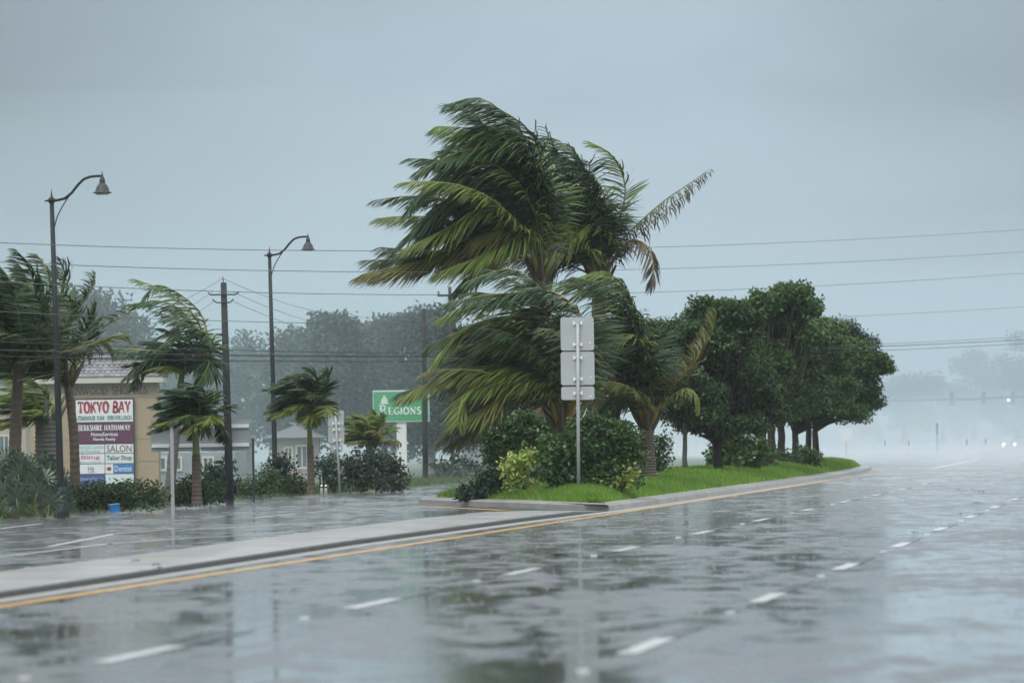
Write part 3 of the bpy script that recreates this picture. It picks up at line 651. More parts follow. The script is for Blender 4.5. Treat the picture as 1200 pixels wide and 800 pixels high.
# --- the road sign seen from behind
def plate(mb, c, wdt, hgt, m, th=.004, r=.05):
    pts = []
    for sx, sz, a0 in ((1, 1, 0), (-1, 1, 90), (-1, -1, 180), (1, -1, 270)):
        for q in range(4):
            a = math.radians(a0 + 30 * q); pts.append((c[0] + sx * (wdt / 2 - r) + r * math.cos(a), c[2] + sz * (hgt / 2 - r) + r * math.sin(a)))
    n = len(pts); vs = [(x, c[1] - th / 2, z) for x, z in pts] + [(x, c[1] + th / 2, z) for x, z in pts]
    mb.add(vs, [tuple(range(n)), tuple(range(2 * n - 1, n - 1, -1))] + [(i, n + i, n + (i + 1) % n, (i + 1) % n) for i in range(n)], m)
def sign_back(name, label, base, d, toppx, plates, pr, group=None, brackets=True):
    """base: ground point; plates: (px centre x, y, width, height) in photo pixels at depth d"""
    root = thing(name, label, 'road sign', base, group); s = d / F
    tp = P(toppx[0], toppx[1], d) - base; ax = tp.normalized()
    mb = MB(); mb.tube([Vector((0, 0, -.15)), tp * .5, tp], pr, 'galvanized', 10); mb.build('post', root)
    for (x, y, ww, hh) in plates:
        c = P(x, y, d) - base; c.y = -pr * -1 + .028
        mp_ = MB(); plate(mp_, (0, 0, 0), ww * s, hh * s, 'sign_back'); po = mp_.build('sign_plate', root, c)
        if not brackets: continue
        for dz in ((-.32, .32) if hh > ww * .7 else (0.0,)):
            br = MB(); zz = dz * hh * s; xo = (tp.x * (c.z + zz) / tp.z) - c.x
            br.box((xo, -.02 - .018, zz), (.17, .012, .035), 'bright_rail')
            for sx in (-1, 1): br.box((xo + sx * .085, -.022, zz), (.022, .04, .085), 'bright_rail')
            br.tube([Vector((xo - pr * 1.1, -.028 - pr, zz)), Vector((xo, -.028 - pr * 2.15, zz)), Vector((xo + pr * 1.1, -.028 - pr, zz))], .008, 'galvanized', 5)
            br.build('bracket', po)
        st = MB(); st.lathe((0, 0, 0), [(.02, 0), (.02, .002)], 'bright_rail', 10); so = st.build('sticker', po, (ww * s * .38, -.004, -hh * s * .28)); so.rotation_euler = (math.pi / 2, 0, 0)
    cap = MB(); cap.lathe(tp, [(pr * 1.05, 0), (pr * 1.05, .02), (pr * .5, .035)], 'galvanized', 10); cap.build('post_cap', root)
    return root
sb = on_median(678, 573)
sign_back('road_sign', 'three stacked bare metal sign backs on a grey pole at the tip of the grass', sb, sb.y, (677, 377), [(676.5, 391, 39, 39), (677, 431.5, 39.5, 39), (677.2, 460.5, 39, 15.5)], .038)

# ================================================================== LEFT ROADSIDE
lb = G(72, 605, .05); dl = lb.y
lamp = thing('street_lamp', 'tall dark street lamp with curved arm at far left, before the dense palms', 'street lamp', lb, 'street lamps along the left road')
def L_(x, y): return P(x, y, dl) - lb
mb = MB(); mb.tube([L_(72, 605) - Vector((0, 0, .1)), L_(71, 570), L_(66, 400), L_(60.5, 233)], [.10, .075, .062, .045], 'lamp_metal', 12); mb.build('pole', lamp)
mb = MB(); mb.lathe(L_(72, 606), [(.17, 0), (.17, .12), (.13, .2), (.115, .5), (.09, .62)], 'lamp_metal', 14); mb.build('pole_base', lamp)
mb = MB(); mb.tube([L_(52, 235.5), L_(60, 235), L_(68, 234.5), L_(76, 232.5), L_(84, 226), L_(91, 217), L_(98, 210), L_(106, 207), L_(113, 206.3), L_(120, 206.3)], [.012, .03, .028, .028, .028, .028, .028, .027, .026, .024], 'lamp_metal', 8); mb.build('arm', lamp)
mb = MB(); mb.tube([L_(63.5, 267), L_(67, 254), L_(73, 242), L_(82, 228)], .013, 'lamp_metal', 6); mb.build('brace', lamp)
mb = MB(); mb.lathe(L_(60.5, 238), [(.055, 0), (.075, .03), (.075, .08), (.03, .12), (.018, .16), (.001, .30)], 'lamp_metal', 10); mb.build('finial', lamp)
mb = MB(); s = dl / F; c = L_(120, 226.5)
mb.lathe(c, [(.19, 0), (.195, .012), (.15, .03), (.135, .09), (.10, .16), (.06, .20), (.055, .22), (.062, .24), (.05, .30), (.03, .33), (.02, .37), (.001, .46)], 'lamp_grey', 18); mb.lathe(c, [(.125, -.03), (.14, .005), (.10, .02)], 'marker_white', 14); mb.build('lamp_shade', lamp)
l2 = copy_tree(lamp); l2.location = G(323, 580, .05); l2['label'] = 'tall dark street lamp with curved arm between the wooden utility pole and the median palms'
l2.rotation_euler = (0, math.radians(.35), 0)

# --- long power lines crossing the whole view, held by wooden poles outside it
PL = P(-230, 400, 96); PR = P(1420, 400, 320)
def on_line(px, py, off=0.0):
    r = ray(px, py); ax, ay = PL.x, PL.y + off; bx, by = PR.x - PL.x, PR.y - PL.y
    t = (ax * by - ay * bx) / (r.x * by - r.y * bx); return Vector((0, 0, CH)) + r * t
def quad(p0, p1, p2, n=40):
    (x0, y0), (x1, y1), (x2, y2) = p0, p1, p2; res = []
    for i in range(n + 1):
        x = -230 + 1650 * i / n
        y = y0 * (x - x1) * (x - x2) / ((x0 - x1) * (x0 - x2)) + y1 * (x - x0) * (x - x2) / ((x1 - x0) * (x1 - x2)) + y2 * (x - x0) * (x - x1) / ((x2 - x0) * (x2 - x1))
        res.append((x, y))
    return res
WG = 'power lines crossing the road'
for k, (pp, r, m, lab, off) in enumerate([
    (((0, 284.5), (430, 294), (1200, 269)), .010, 'wire_grey', 'highest power line spanning the view above the lamps', 0),
    (((0, 307), (430, 318.5), (1200, 295)), .010, 'wire_grey', 'second power line from the top, passing behind the tall palms', .5),
    (((0, 330), (430, 345), (1200, 320)), .010, 'wire_grey', 'third power line from the top, crossing over the wooden pole', 1.0),
    (((0, 365), (430, 379.5), (1200, 359.5)), .009, 'wire_grey', 'thin fourth power line, just above the crowns of the median trees', 1.5),
    (((0, 400), (430, 413), (1200, 394.5)), .009, 'wire_black', 'uppermost cable of the close black bundle under the power lines', .2),
    (((0, 410), (430, 417.5), (1200, 398)), .016, 'wire_black', 'thick middle cable of the close black bundle', .4),
    (((0, 417), (430, 423.5), (1200, 402.5)), .012, 'wire_black', 'lowest cable of the close black bundle', .6)]):
    mb = MB(); mb.tube([on_line(x, y, off) for x, y in quad(*pp)], r, m, 4); tag(mb.build('power_line'), lab, 'cable', WG)
def utility_pole(label, base, top, r, arms=(), group=None, m='pole_wood'):
    root = thing('utility_pole', label, 'utility pole', base, group); t = Vector(top) - Vector(base)
    mb = MB(); mb.tube([Vector((0, 0, -.2)), t * .33, t * .66, t], [r * 1.25, r * 1.15, r * 1.05, r * .9], m, 10); mb.build('pole', root)
    for (z, wd_) in arms:
        c = t * (z / t.z); ma_ = MB(); ma_.box((c.x, c.y - r - .04, c.z), (wd_, .07, .09), m); ao = ma_.build('crossarm', root)
        for sx in (-.45, 0, .45):
            mi = MB(); mi.lathe((c.x + sx * wd_, c.y - r - .04, c.z + .05), [(.02, 0), (.045, .02), (.03, .05), (.05, .07), (.02, .13)], 'lamp_grey', 8); mi.build('insulator', ao)
    return root
for px, d in ((-230, 96), (1420, 320)):
    b = P(px, 400, d); b.z = 0; zz = on_line(px, 284 if px < 0 else 262).z
    utility_pole('wooden utility pole holding the long power lines, %s' % ('left of the dense palms' if px < 0 else 'beyond the right edge of the road'), b + Vector((0, .35, 0)), b + Vector((0, .35, zz + .5)), .15, [(zz, 1.8)], None)

# --- wooden utility pole by the guide sign
ub = G(269.5, 588, .1); du = ub.y; ut = P(262, 331, du)
up_ = utility_pole('weathered wooden utility pole right behind the blank guide sign', ub, ut, .078, (), 'utility poles in the rain')
mb = MB(); a = P(261, 344, du) - ub
mb.tube([a + Vector((-.34, -.1, .03)), a + Vector((-.28, -.1, -.03)), a + Vector((0, -.1, -.02)), a + Vector((.3, -.1, -.03)), a + Vector((.38, -.1, .03))], .018, 'lamp_grey', 6); mb.build('line_bracket', up_)
mb = MB(); a = P(262, 353, du) - ub; mb.tube([a + Vector((-.26, -.1, .05)), a + Vector((-.16, -.1, -.03)), a + Vector((.16, -.1, -.03)), a + Vector((.24, -.1, .05))], .016, 'lamp_grey', 6); mb.build('line_bracket', up_)
mb = MB(); a = P(263, 392, du) - ub; mb.tube([a, a + Vector((-.2, -.1, 0))], .03, 'lamp_grey', 6); mb.build('side_stub', up_)
mb = MB(); a = ut - ub; mb.tube([a, a + Vector((-.02, 0, .14))], .012, 'lamp_grey', 5); mb.build('top_pin', up_)
d2 = 196
p2 = P(498.5, 560, d2); p2.z = 0; t2 = P(496.5, 362, d2)
utility_pole('dark utility pole right of the green bank sign, before the far trees', p2, t2, .08, (), 'utility poles in the rain')
p3 = P(531, 560, 232); p3.z = 0; t3 = P(527, 336, 232)
utility_pole('thin distant utility pole with a crossarm, just left of the low palm fronds', p3, t3, .075, [(t3.z - .35, 1.0)], 'utility poles in the rain')
def span(lab, a, b, sag, r=.006, m='wire_grey'):
    pts = [Vector(a).lerp(Vector(b), i / 16) - Vector((0, 0, sag * 4 * (i / 16) * (1 - i / 16))) for i in range(17)]
    mb = MB(); mb.tube(pts, r, m, 4); tag(mb.build('service_wire'), lab, 'cable', 'thin wires strung from the wooden pole')
o = Vector((0, -.1, 0))
span('thin wire sagging from the pin of the wooden pole to the dark pole', P(261, 326, du), t2, .55)
span('thin wire from the upper right bracket of the wooden pole to the dark pole', P(273, 342, du) + o, P(497, 380, d2), .5)
span('lower thin wire from the right side of the wooden pole to the dark pole', P(271, 352, du) + o, P(497, 396, d2), .45)
span('thin wire climbing from the left to the pin of the wooden pole', P(20, 398, 118), P(261, 326, du), .35)
span('thin wire from the left to the upper bracket of the wooden pole', P(20, 425, 118), P(250, 342, du) + o, .3)
span('thin wire from the left to the lower bracket of the wooden pole', P(20, 446, 118), P(253, 352, du) + o, .3)
span('thin low wire from the stub on the wooden pole to the dark pole', P(258, 392, du) + o, P(497, 446, d2), .3)

# --- blank guide sign seen from behind
gb = G(267, 589, .08); dg = gb.y; s = dg / F
gs = thing('guide_sign', 'wide guide sign seen from behind, bare grey panels with two bright rails', 'road sign', gb)
gl = G(202.5, 594, .08)
for q, yt in ((gl, 500), (gb, 494)):
    mb = MB(); t = P(201 if q is gl else 266, yt, q.y) - gb; bq = q - gb
    mb.box((bq.x, bq.y, (t.z) / 2 - .1), (.075, .09, t.z + .2), 'galvanized'); mb.build('post', gs)
xs = [176, 205.5, 234.5, 264, 293]
for i in range(4):
    a = P(xs[i], 512, dg); c = P(xs[i + 1], 512, dg); mid = (a + c) / 2 - gb
    mb = MB(); mb.box((0, 0, 0), ((xs[i + 1] - xs[i]) * s - .012, .02, 37 * s), 'guide_back'); mb.build('sign_panel', gs, (mid.x, .10, P(234, 510, dg).z - gb.z))
for yy in (499.5, 521.5):
    mb = MB(); mb.box((0, 0, 0), (114 * s, .05, .085), 'bright_rail'); mb.build('rail', gs, (P(234.5, yy, dg).x - gb.x, .062, P(234.5, yy, dg).z - gb.z))
mb = MB(); e = P(296, 512, dg) - gb; mb.box((e.x, .2, e.z / 2), (.05, .05, e.z), 'lamp_grey'); mb.box((e.x, .2, e.z), (.16, .06, .05), 'marker_white'); mb.build('side_stub', gs)
rb = G(398.5, 578, .08)
sign_back('road_sign', 'small sign backs on a leaning thin pole before the misty shrubs', rb, rb.y, (393, 482), [(393.5, 490, 19, 19), (394, 509.5, 19, 19.5), (394.5, 525, 14, 9)], .03)
for x in (377, 382):
    b = G(x, 578, .08); mb = MB(); mb.tube([(0, 0, -.05), (0, 0, .2), (.005, 0, .24)], [.035, .035, .02], 'plastic_white', 8); mb.tube([(0, 0, .15), (0, 0, .19)], .037, 'lamp_grey', 8)
    tag(mb.build('marker_stub', None, b), '%s of the two short white stubs on the verge by the thin sign pole' % ('left' if x < 380 else 'right'), 'marker post', 'white stubs on the verge')

# --- letters with serifs, and with wedge strokes
def arc(cx, cy, rx, ry, a0, a1, n=7): return [(cx + rx * math.cos(math.radians(a0 + (a1 - a0) * i / n)), cy + ry * math.sin(math.radians(a0 + (a1 - a0) * i / n))) for i in range(n + 1)]
V_, H_ = .15, .07
LET = {
 'A': (.9, [([(.05, 0), (.45, 1)], H_), ([(.45, 1), (.85, 0)], V_), ([(.2, .36), (.7, .36)], H_)], [(.07, 0), (.83, 0)]),
 'B': (.75, [([(.14, 0), (.14, 1)], V_), ([(.14, .97)] + arc(.38, .75, .26, .22, 90, -90) + [(.14, .53)], .1), ([(.14, .53)] + arc(.40, .27, .30, .25, 90, -90) + [(.14, .03)], .11)], [(.08, 0), (.08, 1)]),
 'D': (.85, [([(.14, 0), (.14, 1)], V_), ([(.14, .97)] + arc(.32, .5, .42, .46, 90, -90) + [(.14, .03)], .12)], [(.08, 0), (.08, 1)]),
 'E': (.7, [([(.14, 0), (.14, 1)], V_), ([(.14, .96), (.62, .96)], H_), ([(.14, .5), (.5, .5)], H_), ([(.14, .04), (.64, .04)], H_), ([(.62, .97), (.62, .8)], H_), ([(.64, .03), (.64, .22)], H_)], [(.08, 0), (.08, 1)]),
 'G': (.85, [(arc(.46, .5, .36, .46, 45, 320, 12), .12), ([(.74, .05), (.74, .42)], V_)], [(.72, .42)]),
 'H': (.9, [([(.15, 0), (.15, 1)], V_), ([(.75, 0), (.75, 1)], V_), ([(.15, .5), (.75, .5)], H_)], [(.15, 0), (.15, 1), (.75, 0), (.75, 1)]),
 'I': (.36, [([(.18, 0), (.18, 1)], V_)], [(.18, 0), (.18, 1)]),
 'K': (.85, [([(.14, 0), (.14, 1)], V_), ([(.72, 1), (.2, .45)], H_), ([(.33, .57), (.78, 0)], V_)], [(.14, 0), (.14, 1), (.74, 0), (.7, 1)]),
 'N': (.9, [([(.14, 0), (.14, 1)], H_), ([(.14, 1), (.76, 0)], V_), ([(.76, 0), (.76, 1)], H_)], [(.14, 0), (.1, 1), (.76, 1)]),
 'O': (.9, [(arc(.45, .5, .36, .47, 0, 360, 16), .125)], []),
 'P': (.72, [([(.14, 0), (.14, 1)], V_), ([(.14, .97)] + arc(.36, .71, .28, .26, 90, -90) + [(.14, .45)], .1)], [(.14, 0), (.08, 1)]),
 'R': (.82, [([(.14, 0), (.14, 1)], V_), ([(.14, .97)] + arc(.36, .73, .27, .24, 90, -90) + [(.14, .49)], .1), ([(.36, .49), (.74, 0)], V_)], [(.14, 0), (.08, 1), (.74, 0)]),
 'S': (.66, [(arc(.34, .74, .22, .22, 30, 235, 8) + arc(.32, .27, .25, .25, 60, -150, 8), .13)], []),
 'T': (.78, [([(.39, 0), (.39, 1)], V_), ([(.04, .96), (.74, .96)], H_), ([(.05, .97), (.05, .78)], H_), ([(.73, .97), (.73, .78)], H_)], [(.39, 0)]),
 'W': (1.2, [([(.05, 1), (.33, 0)], V_), ([(.33, 0), (.6, 1)], H_), ([(.6, 1), (.87, 0)], V_), ([(.87, 0), (1.14, 1)], H_)], [(.07, 1), (.6, 1), (1.12, 1)]),
 'Y': (.82, [([(.06, 1), (.41, .48)], V_), ([(.76, 1), (.41, .48)], H_), ([(.41, .5), (.41, 0)], V_)], [(.08, 1), (.74, 1), (.41, 0)]),
}
def stroke_text(text, width, height, m, depth=.01, serif=True, wedge=False, bold=1.0):
    mb = MB(); x = 0; total = sum((LET[c][0] + .08) if c != ' ' else .5 for c in text); sx = width / total
    def ribbon(pts, wd0, wd1):
        n = len(pts); vs = []
        for i, p in enumerate(pts):
            a = pts[max(i - 1, 0)]; b = pts[min(i + 1, n - 1)]; dx = (b[0] - a[0]) * sx; dz = (b[1] - a[1]) * height; l = math.hypot(dx, dz) or 1
            wv = (wd0 + (wd1 - wd0) * i / (n - 1)) * height * .5 * bold; ox, oz = -dz / l * wv, dx / l * wv
            for yy in (0, -depth): vs += [(p[0] * sx + ox - width / 2, yy, p[1] * height + oz - height / 2), (p[0] * sx - ox - width / 2, yy, p[1] * height - oz - height / 2)]
        fs = []
        for i in range(n - 1):
            o = 4 * i; fs += [(o + 2, o + 6, o + 7, o + 3), (o, o + 2, o + 6, o + 4), (o + 1, o + 5, o + 7, o + 3)]
        fs += [(0, 1, 3, 2), (4 * n - 4, 4 * n - 2, 4 * n - 1, 4 * n - 3)]
        mb.add(vs, fs, m)
    for c in text:
        if c == ' ': x += .5; continue
        w_, st, sf = LET[c]
        for pts, wd_ in st:
            pp = [(a + x, b) for a, b in pts]
            if wedge: ribbon(pp, .24 if wd_ > .08 else .20, .07 if len(pts) < 6 else .15)
            else: ribbon(pp, wd_, wd_)
        if serif:
            for a, b in sf: ribbon([(a + x - .15, min(.97, max(.03, b))), (a + x + .15, min(.97, max(.03, b)))], .065, .065)
        x += w_ + .08
    return mb
def font_text(text, width, height, m, bold=0.0):
    cu = bpy.data.curves.new('lettering', 'FONT'); cu.body = text; cu.extrude = .004; cu.offset = bold; cu.resolution_u = 2
    ob = bpy.data.objects.new('lettering', cu); COL.objects.link(ob); bpy.context.view_layer.update()
    me = bpy.data.meshes.new_from_object(ob.evaluated_get(bpy.context.evaluated_depsgraph_get())); bpy.data.objects.remove(ob); bpy.data.curves.remove(cu)
    co = np.empty(len(me.vertices) * 3, np.float32); me.vertices.foreach_get('co', co); co = co.reshape(-1, 3)
    lo = co[:, :2].min(0); hi = co[:, :2].max(0); u = (co[:, :2] - (lo + hi) / 2) / (hi - lo)
    V = np.stack([u[:, 0] * width, -co[:, 2] - .004, u[:, 1] * height], 1); me.vertices.foreach_set('co', V.astype(np.float32).ravel())
    me.materials.clear(); me.materials.append(MATS[m]); me.update(); return me

# --- the plaza sign wall
D = 150.0; s = D / F; zc = P(122, 517, D).z; xc = P(122, 517, D).x
ps = thing('plaza_sign', 'tan plaza sign wall with a tiled roof and a tall board of tenant signs', 'sign', (xc, D, 0.0))
def sx_(x): return (x - 122) * s
def sz_(y): return zc + (517 - y) * s
xl, xr = sx_(36), sx_(185.5)
for z0, z1 in ((0.0, sz_(566)), (sz_(566), sz_(541)), (sz_(541), sz_(515)), (sz_(515), sz_(466)), (sz_(466), sz_(449))):
    mb = MB(); mb.box(((xl + xr) / 2, .45, (z0 + z1) / 2), (xr - xl, .9, z1 - z0 - .012), 'stucco'); mb.build('wall_panel', ps)
mb = MB(); mb.box(((xl + xr) / 2, .45, sz_(449) / 2), (xr - xl - .03, .87, sz_(449) - .01), 'stucco'); mb.build('wall_core', ps)
e0, e1 = sx_(28), sx_(194); ze = sz_(449); zr = sz_(420.5)
mb = MB(); mb.box(((e0 + e1) / 2, .45, ze + .075), (e1 - e0 - .04, 1.42, .14), 'trim_cream'); mb.build('eave', ps)
zb = ze + .15; r0_, r1_ = e0 + .62, e1 - .62; yf, yb, ym = -.27, 1.17, .45
mb = MB(); A = [(e0, yf, zb), (e1, yf, zb), (e1, yb, zb), (e0, yb, zb), (r0_, ym, zr - .03), (r1_, ym, zr - .03)]
mb.add(A, [(0, 1, 5, 4), (1, 2, 5), (2, 3, 4, 5), (3, 0, 4), (3, 2, 1, 0)], 'roof_tile'); roof = mb.build('roof', ps)
mt = MB(); rows = 6
for face in ('f', 'r', 'l', 'b'):
    for i in range(rows):
        f0, f1 = i / rows, (i + 1.18) / rows
        if face in 'fb':
            a = e0 + (r0_ - e0) * f0; b = e1 + (r1_ - e1) * f0; y0 = yf + (ym - yf) * f0; y1 = yf + (ym - yf) * min(1, f1)
            if face == 'b': y0, y1 = 2 * ym - y0, 2 * ym - y1
            span_ = b - a
        else:
            a = yf + (ym - yf) * f0; b = yb + (ym - yb) * f0; span_ = b - a
        z0 = zb + (zr - zb) * f0 + .035; z1 = zb + (zr - zb) * min(1, f1) + .012; n = max(1, int(span_ / .14)); wd_ = span_ / n
        for k in range(n):
            u0 = a + k * wd_ + .006 + (.03 * (i % 2) if k else 0); u1 = a + (k + 1) * wd_ - .004; jz = rnd.uniform(-.006, .006)
            if face in 'fb': q = [(u0, y0, z0 + jz), (u1, y0, z0 + jz), (u1, y1, z1), (u0, y1, z1)]
            else:
                X0 = e1 + (r1_ - e1) * f0 if face == 'r' else e0 + (r0_ - e0) * f0; X1 = e1 + (r1_ - e1) * min(1, f1) if face == 'r' else e0 + (r0_ - e0) * min(1, f1)
                q = [(X0, u0, z0 + jz), (X0, u1, z0 + jz), (X1, u1, z1), (X1, u0, z1)]
            lowq = [(p[0], p[1], p[2] - .03) for p in q[:2]]
            mt.add(q + lowq, [(0, 1, 2, 3), (4, 5, 1, 0)], 'roof_tile')
tag(mt.build('roof_tiles', roof), kind='stuff')
mb = MB()
for a, b in (((e0, yf, zb), (r0_, ym, zr)), ((e1, yf, zb), (r1_, ym, zr)), ((e0, yb, zb), (r0_, ym, zr)), ((e1, yb, zb), (r1_, ym, zr)), ((r0_, ym, zr), (r1_, ym, zr))):
    a, b = Vector(a), Vector(b); n = max(2, int((b - a).length / .22))
    for k in range(n): mb.tube([a.lerp(b, k / n) + Vector((0, 0, .03)), a.lerp(b, (k + 1.1) / n) + Vector((0, 0, .05))], [.06, .045], 'roof_tile', 6)
tag(mb.build('ridge_caps', roof), kind='stuff')
stroke_text('RNWOOD SHOPPES', (174 - 82.5) * s, 8.6 * s, 'bronze_letter', .03, bold=.8).build('lettering', ps, (sx_(128.5), -.002, sz_(457.5)))
# tenant board
fx0, fx1, fy0, fy1 = 88.0, 158.0, 466.5, 568.0
mb = MB(); cx = (fx0 + fx1) / 2
mb.box((sx_(cx), -.07, (sz_(fy0) + sz_(fy1)) / 2), ((fx1 - fx0) * s, .14, (fy1 - fy0) * s), 'panel_frame'); mb.build('board_frame', ps)
def tenant(x0, x1, y0, y1, m, lines):
    mb = MB(); mb.box((0, 0, 0), ((x1 - x0) * s - .018, .03, (y1 - y0) * s - .018), m); pan = mb.build('tenant_panel', ps, (sx_((x0 + x1) / 2), -.15, sz_((y0 + y1) / 2)))
    for fn in lines:
        o, lx, ly = fn; ob = put('lettering', o.mesh('lettering') if isinstance(o, MB) else o, pan, ((lx - (x0 + x1) / 2) * s, -.0155, ((y0 + y1) / 2 - ly) * s))
    return pan
def pad(w_, h_, m): q = MB(); q.box((0, -.002, 0), (w_ * s, .004, h_ * s), m); return q
tenant(89.5, 157, 468, 494.5, 'sign_white', [(stroke_text('TOKYO BAY', 62 * s, 13 * s, 'ink_red', .008, serif=False, wedge=True), 123.5, 477), (font_text('STEAKHOUSE  SUSHI   OPEN FOR LUNCH', 63 * s, 5.2 * s, 'ink_green', .02), 123.3, 489.5)])
tenant(89.5, 157, 494.5, 520, 'sign_purple', [(stroke_text('BERKSHIRE HATHAWAY', 61 * s, 6.6 * s, 'ink_white', .008), 123.3, 501), (font_text('HomeServices', 31 * s, 4.6 * s, 'ink_white', .01), 123, 508.5), (font_text('Florida Realty', 26 * s, 4.4 * s, 'ink_white', .01), 123, 514.8)])
xm = 123.2
tenant(89.5, xm, 520, 531, 'sign_cream', [(font_text('FRANCES LAREN', 31 * s, 3.6 * s, 'ink_teal'), 106.3, 523.4), (font_text('& Moochie', 22 * s, 3.6 * s, 'ink_teal'), 106.3, 528)])
tenant(xm, 157, 520, 531, 'sign_white', [(font_text('SALON', 29 * s, 8 * s, 'ink_maroon'), 140, 525.5)])
tenant(89.5, xm, 531, 543, 'sign_white', [(font_text('Bling', 22 * s, 5.6 * s, 'ink_pink', .02), 106.3, 535.6), (font_text('BOUTIQUE', 26 * s, 1.9 * s, 'ink_teal'), 106.3, 541)])
tenant(xm, 157, 531, 543, 'sign_cream', [(font_text('Tailor Shop', 29.5 * s, 7 * s, 'ink_dark', .01), 140, 537)])
tenant(89.5, xm, 543, 555, 'sign_white', [(font_text('Hz', 7 * s, 6 * s, 'ink_blue'), 107, 548.6), (font_text('-----', 7 * s, .8 * s, 'ink_pink'), 107, 553)])
q = MB(); q.lathe((0, 0, 0), [(.055, 0), (.05, .004)], 'ink_red', 14); q.v = [(a * 1.1, -c, b) for a, b, c in q.v]
tenant(xm, 157, 543, 555, 'sign_white', [(pad(23.8, 11, 'sign_lightblue'), 144.7, 549), (font_text('Dentist', 20 * s, 6.4 * s, 'ink_white'), 144.6, 549), (q, 128, 549)])
tenant(89.5, xm, 555, 567, 'sign_blue', [(font_text('SimplySpine', 31 * s, 6.0 * s, 'ink_pale'), 106.3, 561)])
q = MB(); q.tube([(-.05, -.004, .02), (0, -.004, .0), (.04, -.004, -.02)], .006, 'ink_dark', 4)
tenant(xm, 157, 555, 567, 'sign_cream', [(q, 151, 565)])

# --- green bank sign
D2 = 214.0; s2 = D2 / F; c = P(470, 475.5, D2)
bs = thing('bank_sign', 'green pylon bank sign with white lettering on a pale square post', 'sign', (c.x, D2, 0))
mb = MB(); mb.box((0, .25, (c.z - .5) / 2), (.36, .36, c.z - .5), 'plastic_white'); mb.build('post', bs)
mb = MB(); mb.box((0, .25, c.z), (66 * s2, .5, 37 * s2), 'plastic_white'); cabinet = mb.build('cabinet', bs)
mb = MB(); mb.box((0, -.012, c.z), (64.5 * s2, .02, 34 * s2), 'sign_green'); face = mb.build('sign_face', bs)
stroke_text('R', 9.5 * s2, 11.5 * s2, 'ink_white', .02, bold=1.25).build('lettering', face, (-20.5 * s2, -.023, c.z - 4.4 * s2))
stroke_text('EGIONS', 39 * s2, 8.2 * s2, 'ink_white', .02, bold=1.3).build('lettering', face, (4.5 * s2, -.023, c.z - 5.6 * s2))
mb = MB()
for k in range(5):
    w0 = (1.3 + 2.0 * k) * s2; z0 = (4.2 - 2.1 * k) * s2; mb.add([(-w0 * .55, 0, z0), (w0 * .55, 0, z0), (w0 * .55 - .03, 0, z0 - 1.5 * s2) if k > 2 else (w0 * .8, 0, z0 - 1.5 * s2), (-w0 * .55 + .03, 0, z0 - 1.5 * s2) if k > 2 else (-w0 * .8, 0, z0 - 1.5 * s2)], [(0, 1, 2, 3)], 'ink_white')
mb.build('emblem', face, (-19.5 * s2, -.026, c.z + 8.5 * s2))

# --- roadside palms on the left
PG = 'windblown palms along the left roadside'
def rpalm(label, bx, by, cx_, cy_, L, n, **k):
    b = G(bx, by, .1); k.setdefault('group', PG)
    return make_palm(label, b, P(cx_, cy_, b.y), L, n, k.pop('wind', W), k.pop('wk', 1.6), k.pop('droop', .5), k.pop('ll', .55), k.pop('pairs', 44), **k)
b1 = G(87, 596, .1)
ex = [(smooth_px([(82, 436), (92, 410), (103, 385), (112, 360)], b1.y, [0, -.1, -.2, -.2]), dict(leaf_len=.7, pairs=46, wind=(-.5, 0, .3), mname='palm_green', windk=.7, droop=.2, dry_tip=.1, width=.05)),
      (smooth_px([(80, 440), (92, 415), (104, 395), (113, 378)], b1.y, [0, .1, .3, .4]), dict(leaf_len=.6, pairs=40, wind=(-.4, 0, .2), mname='palm_green', windk=.7, droop=.2, dry_tip=.1, width=.05))]
rpalm('dense dark palm right behind the far left street lamp, one frond reaching right', 87, 596, 78, 440, 2.5, 50, wk=1.7, droop=.35, ll=.7, pairs=48, tr=.095, seed=21, el=(5, 86), extra=ex, mats=['palm_green'] * 4, avoid=lambda d: d.x > .1, bow=.08)
rpalm('dense dark palm at the left edge of the view', 14, 600, 22, 425, 2.6, 46, wk=1.2, droop=.4, ll=.7, pairs=46, tr=.12, seed=27, el=(5, 84), mats=['palm_green', 'palm_green', 'palm_green', 'palm_olive'])
rpalm('low green palm on a thick grey trunk in front of the plaza sign wall', 58, 592, 54, 488, 1.5, 26, wk=1.6, droop=.6, ll=.5, tr=.27, seed=33, el=(-10, 70), trunkmat='grey_trunk', mats=['palm_light', 'palm_green', 'palm_light', 'palm_olive'], avoid=lambda d: d.x > .25)
b2 = G(197, 590, .1)
ex = fronds([([(213, 438), (241, 406), (230, 366), (192, 338), (162, 336)], l_, .03), ([(213, 438), (239, 410), (222, 376), (182, 350), (140, 350)], g_, .03), ([(213, 438), (247, 416), (246, 390), (216, 370), (178, 374)], g_, .03),
             ([(213, 436), (240, 420), (236, 392), (205, 385), (170, 398)], g_, .03), ([(213, 436), (195, 414), (165, 406), (135, 414)], g_, .05), ([(213, 436), (200, 424), (175, 424), (150, 440)], g_, .05), ([(213, 436), (232, 420), (240, 430), (230, 452)], g_, .05)], b2.y, .55, 46, .045)
rpalm('tall palm with a green crownshaft, its crown bent over the roof of the plaza sign', 197, 590, 213, 438, 1.3, 12, wk=2.0, droop=.9, ll=.5, tr=.10, seed=41, el=(10, 84), shaft=.18, windk=.5, mats=['palm_green', 'palm_green', 'palm_light', 'palm_light'], trunkmat='grey_trunk', extra=ex)
rpalm('shorter palm with a bright crownshaft between the posts of the guide sign', 231, 592, 229, 490, 1.05, 30, wk=2.0, droop=1.1, ll=.42, tr=.09, seed=47, el=(-20, 84), shaft=.42, windk=.6, mats=['palm_green', 'palm_green', 'palm_light', 'palm_green'])
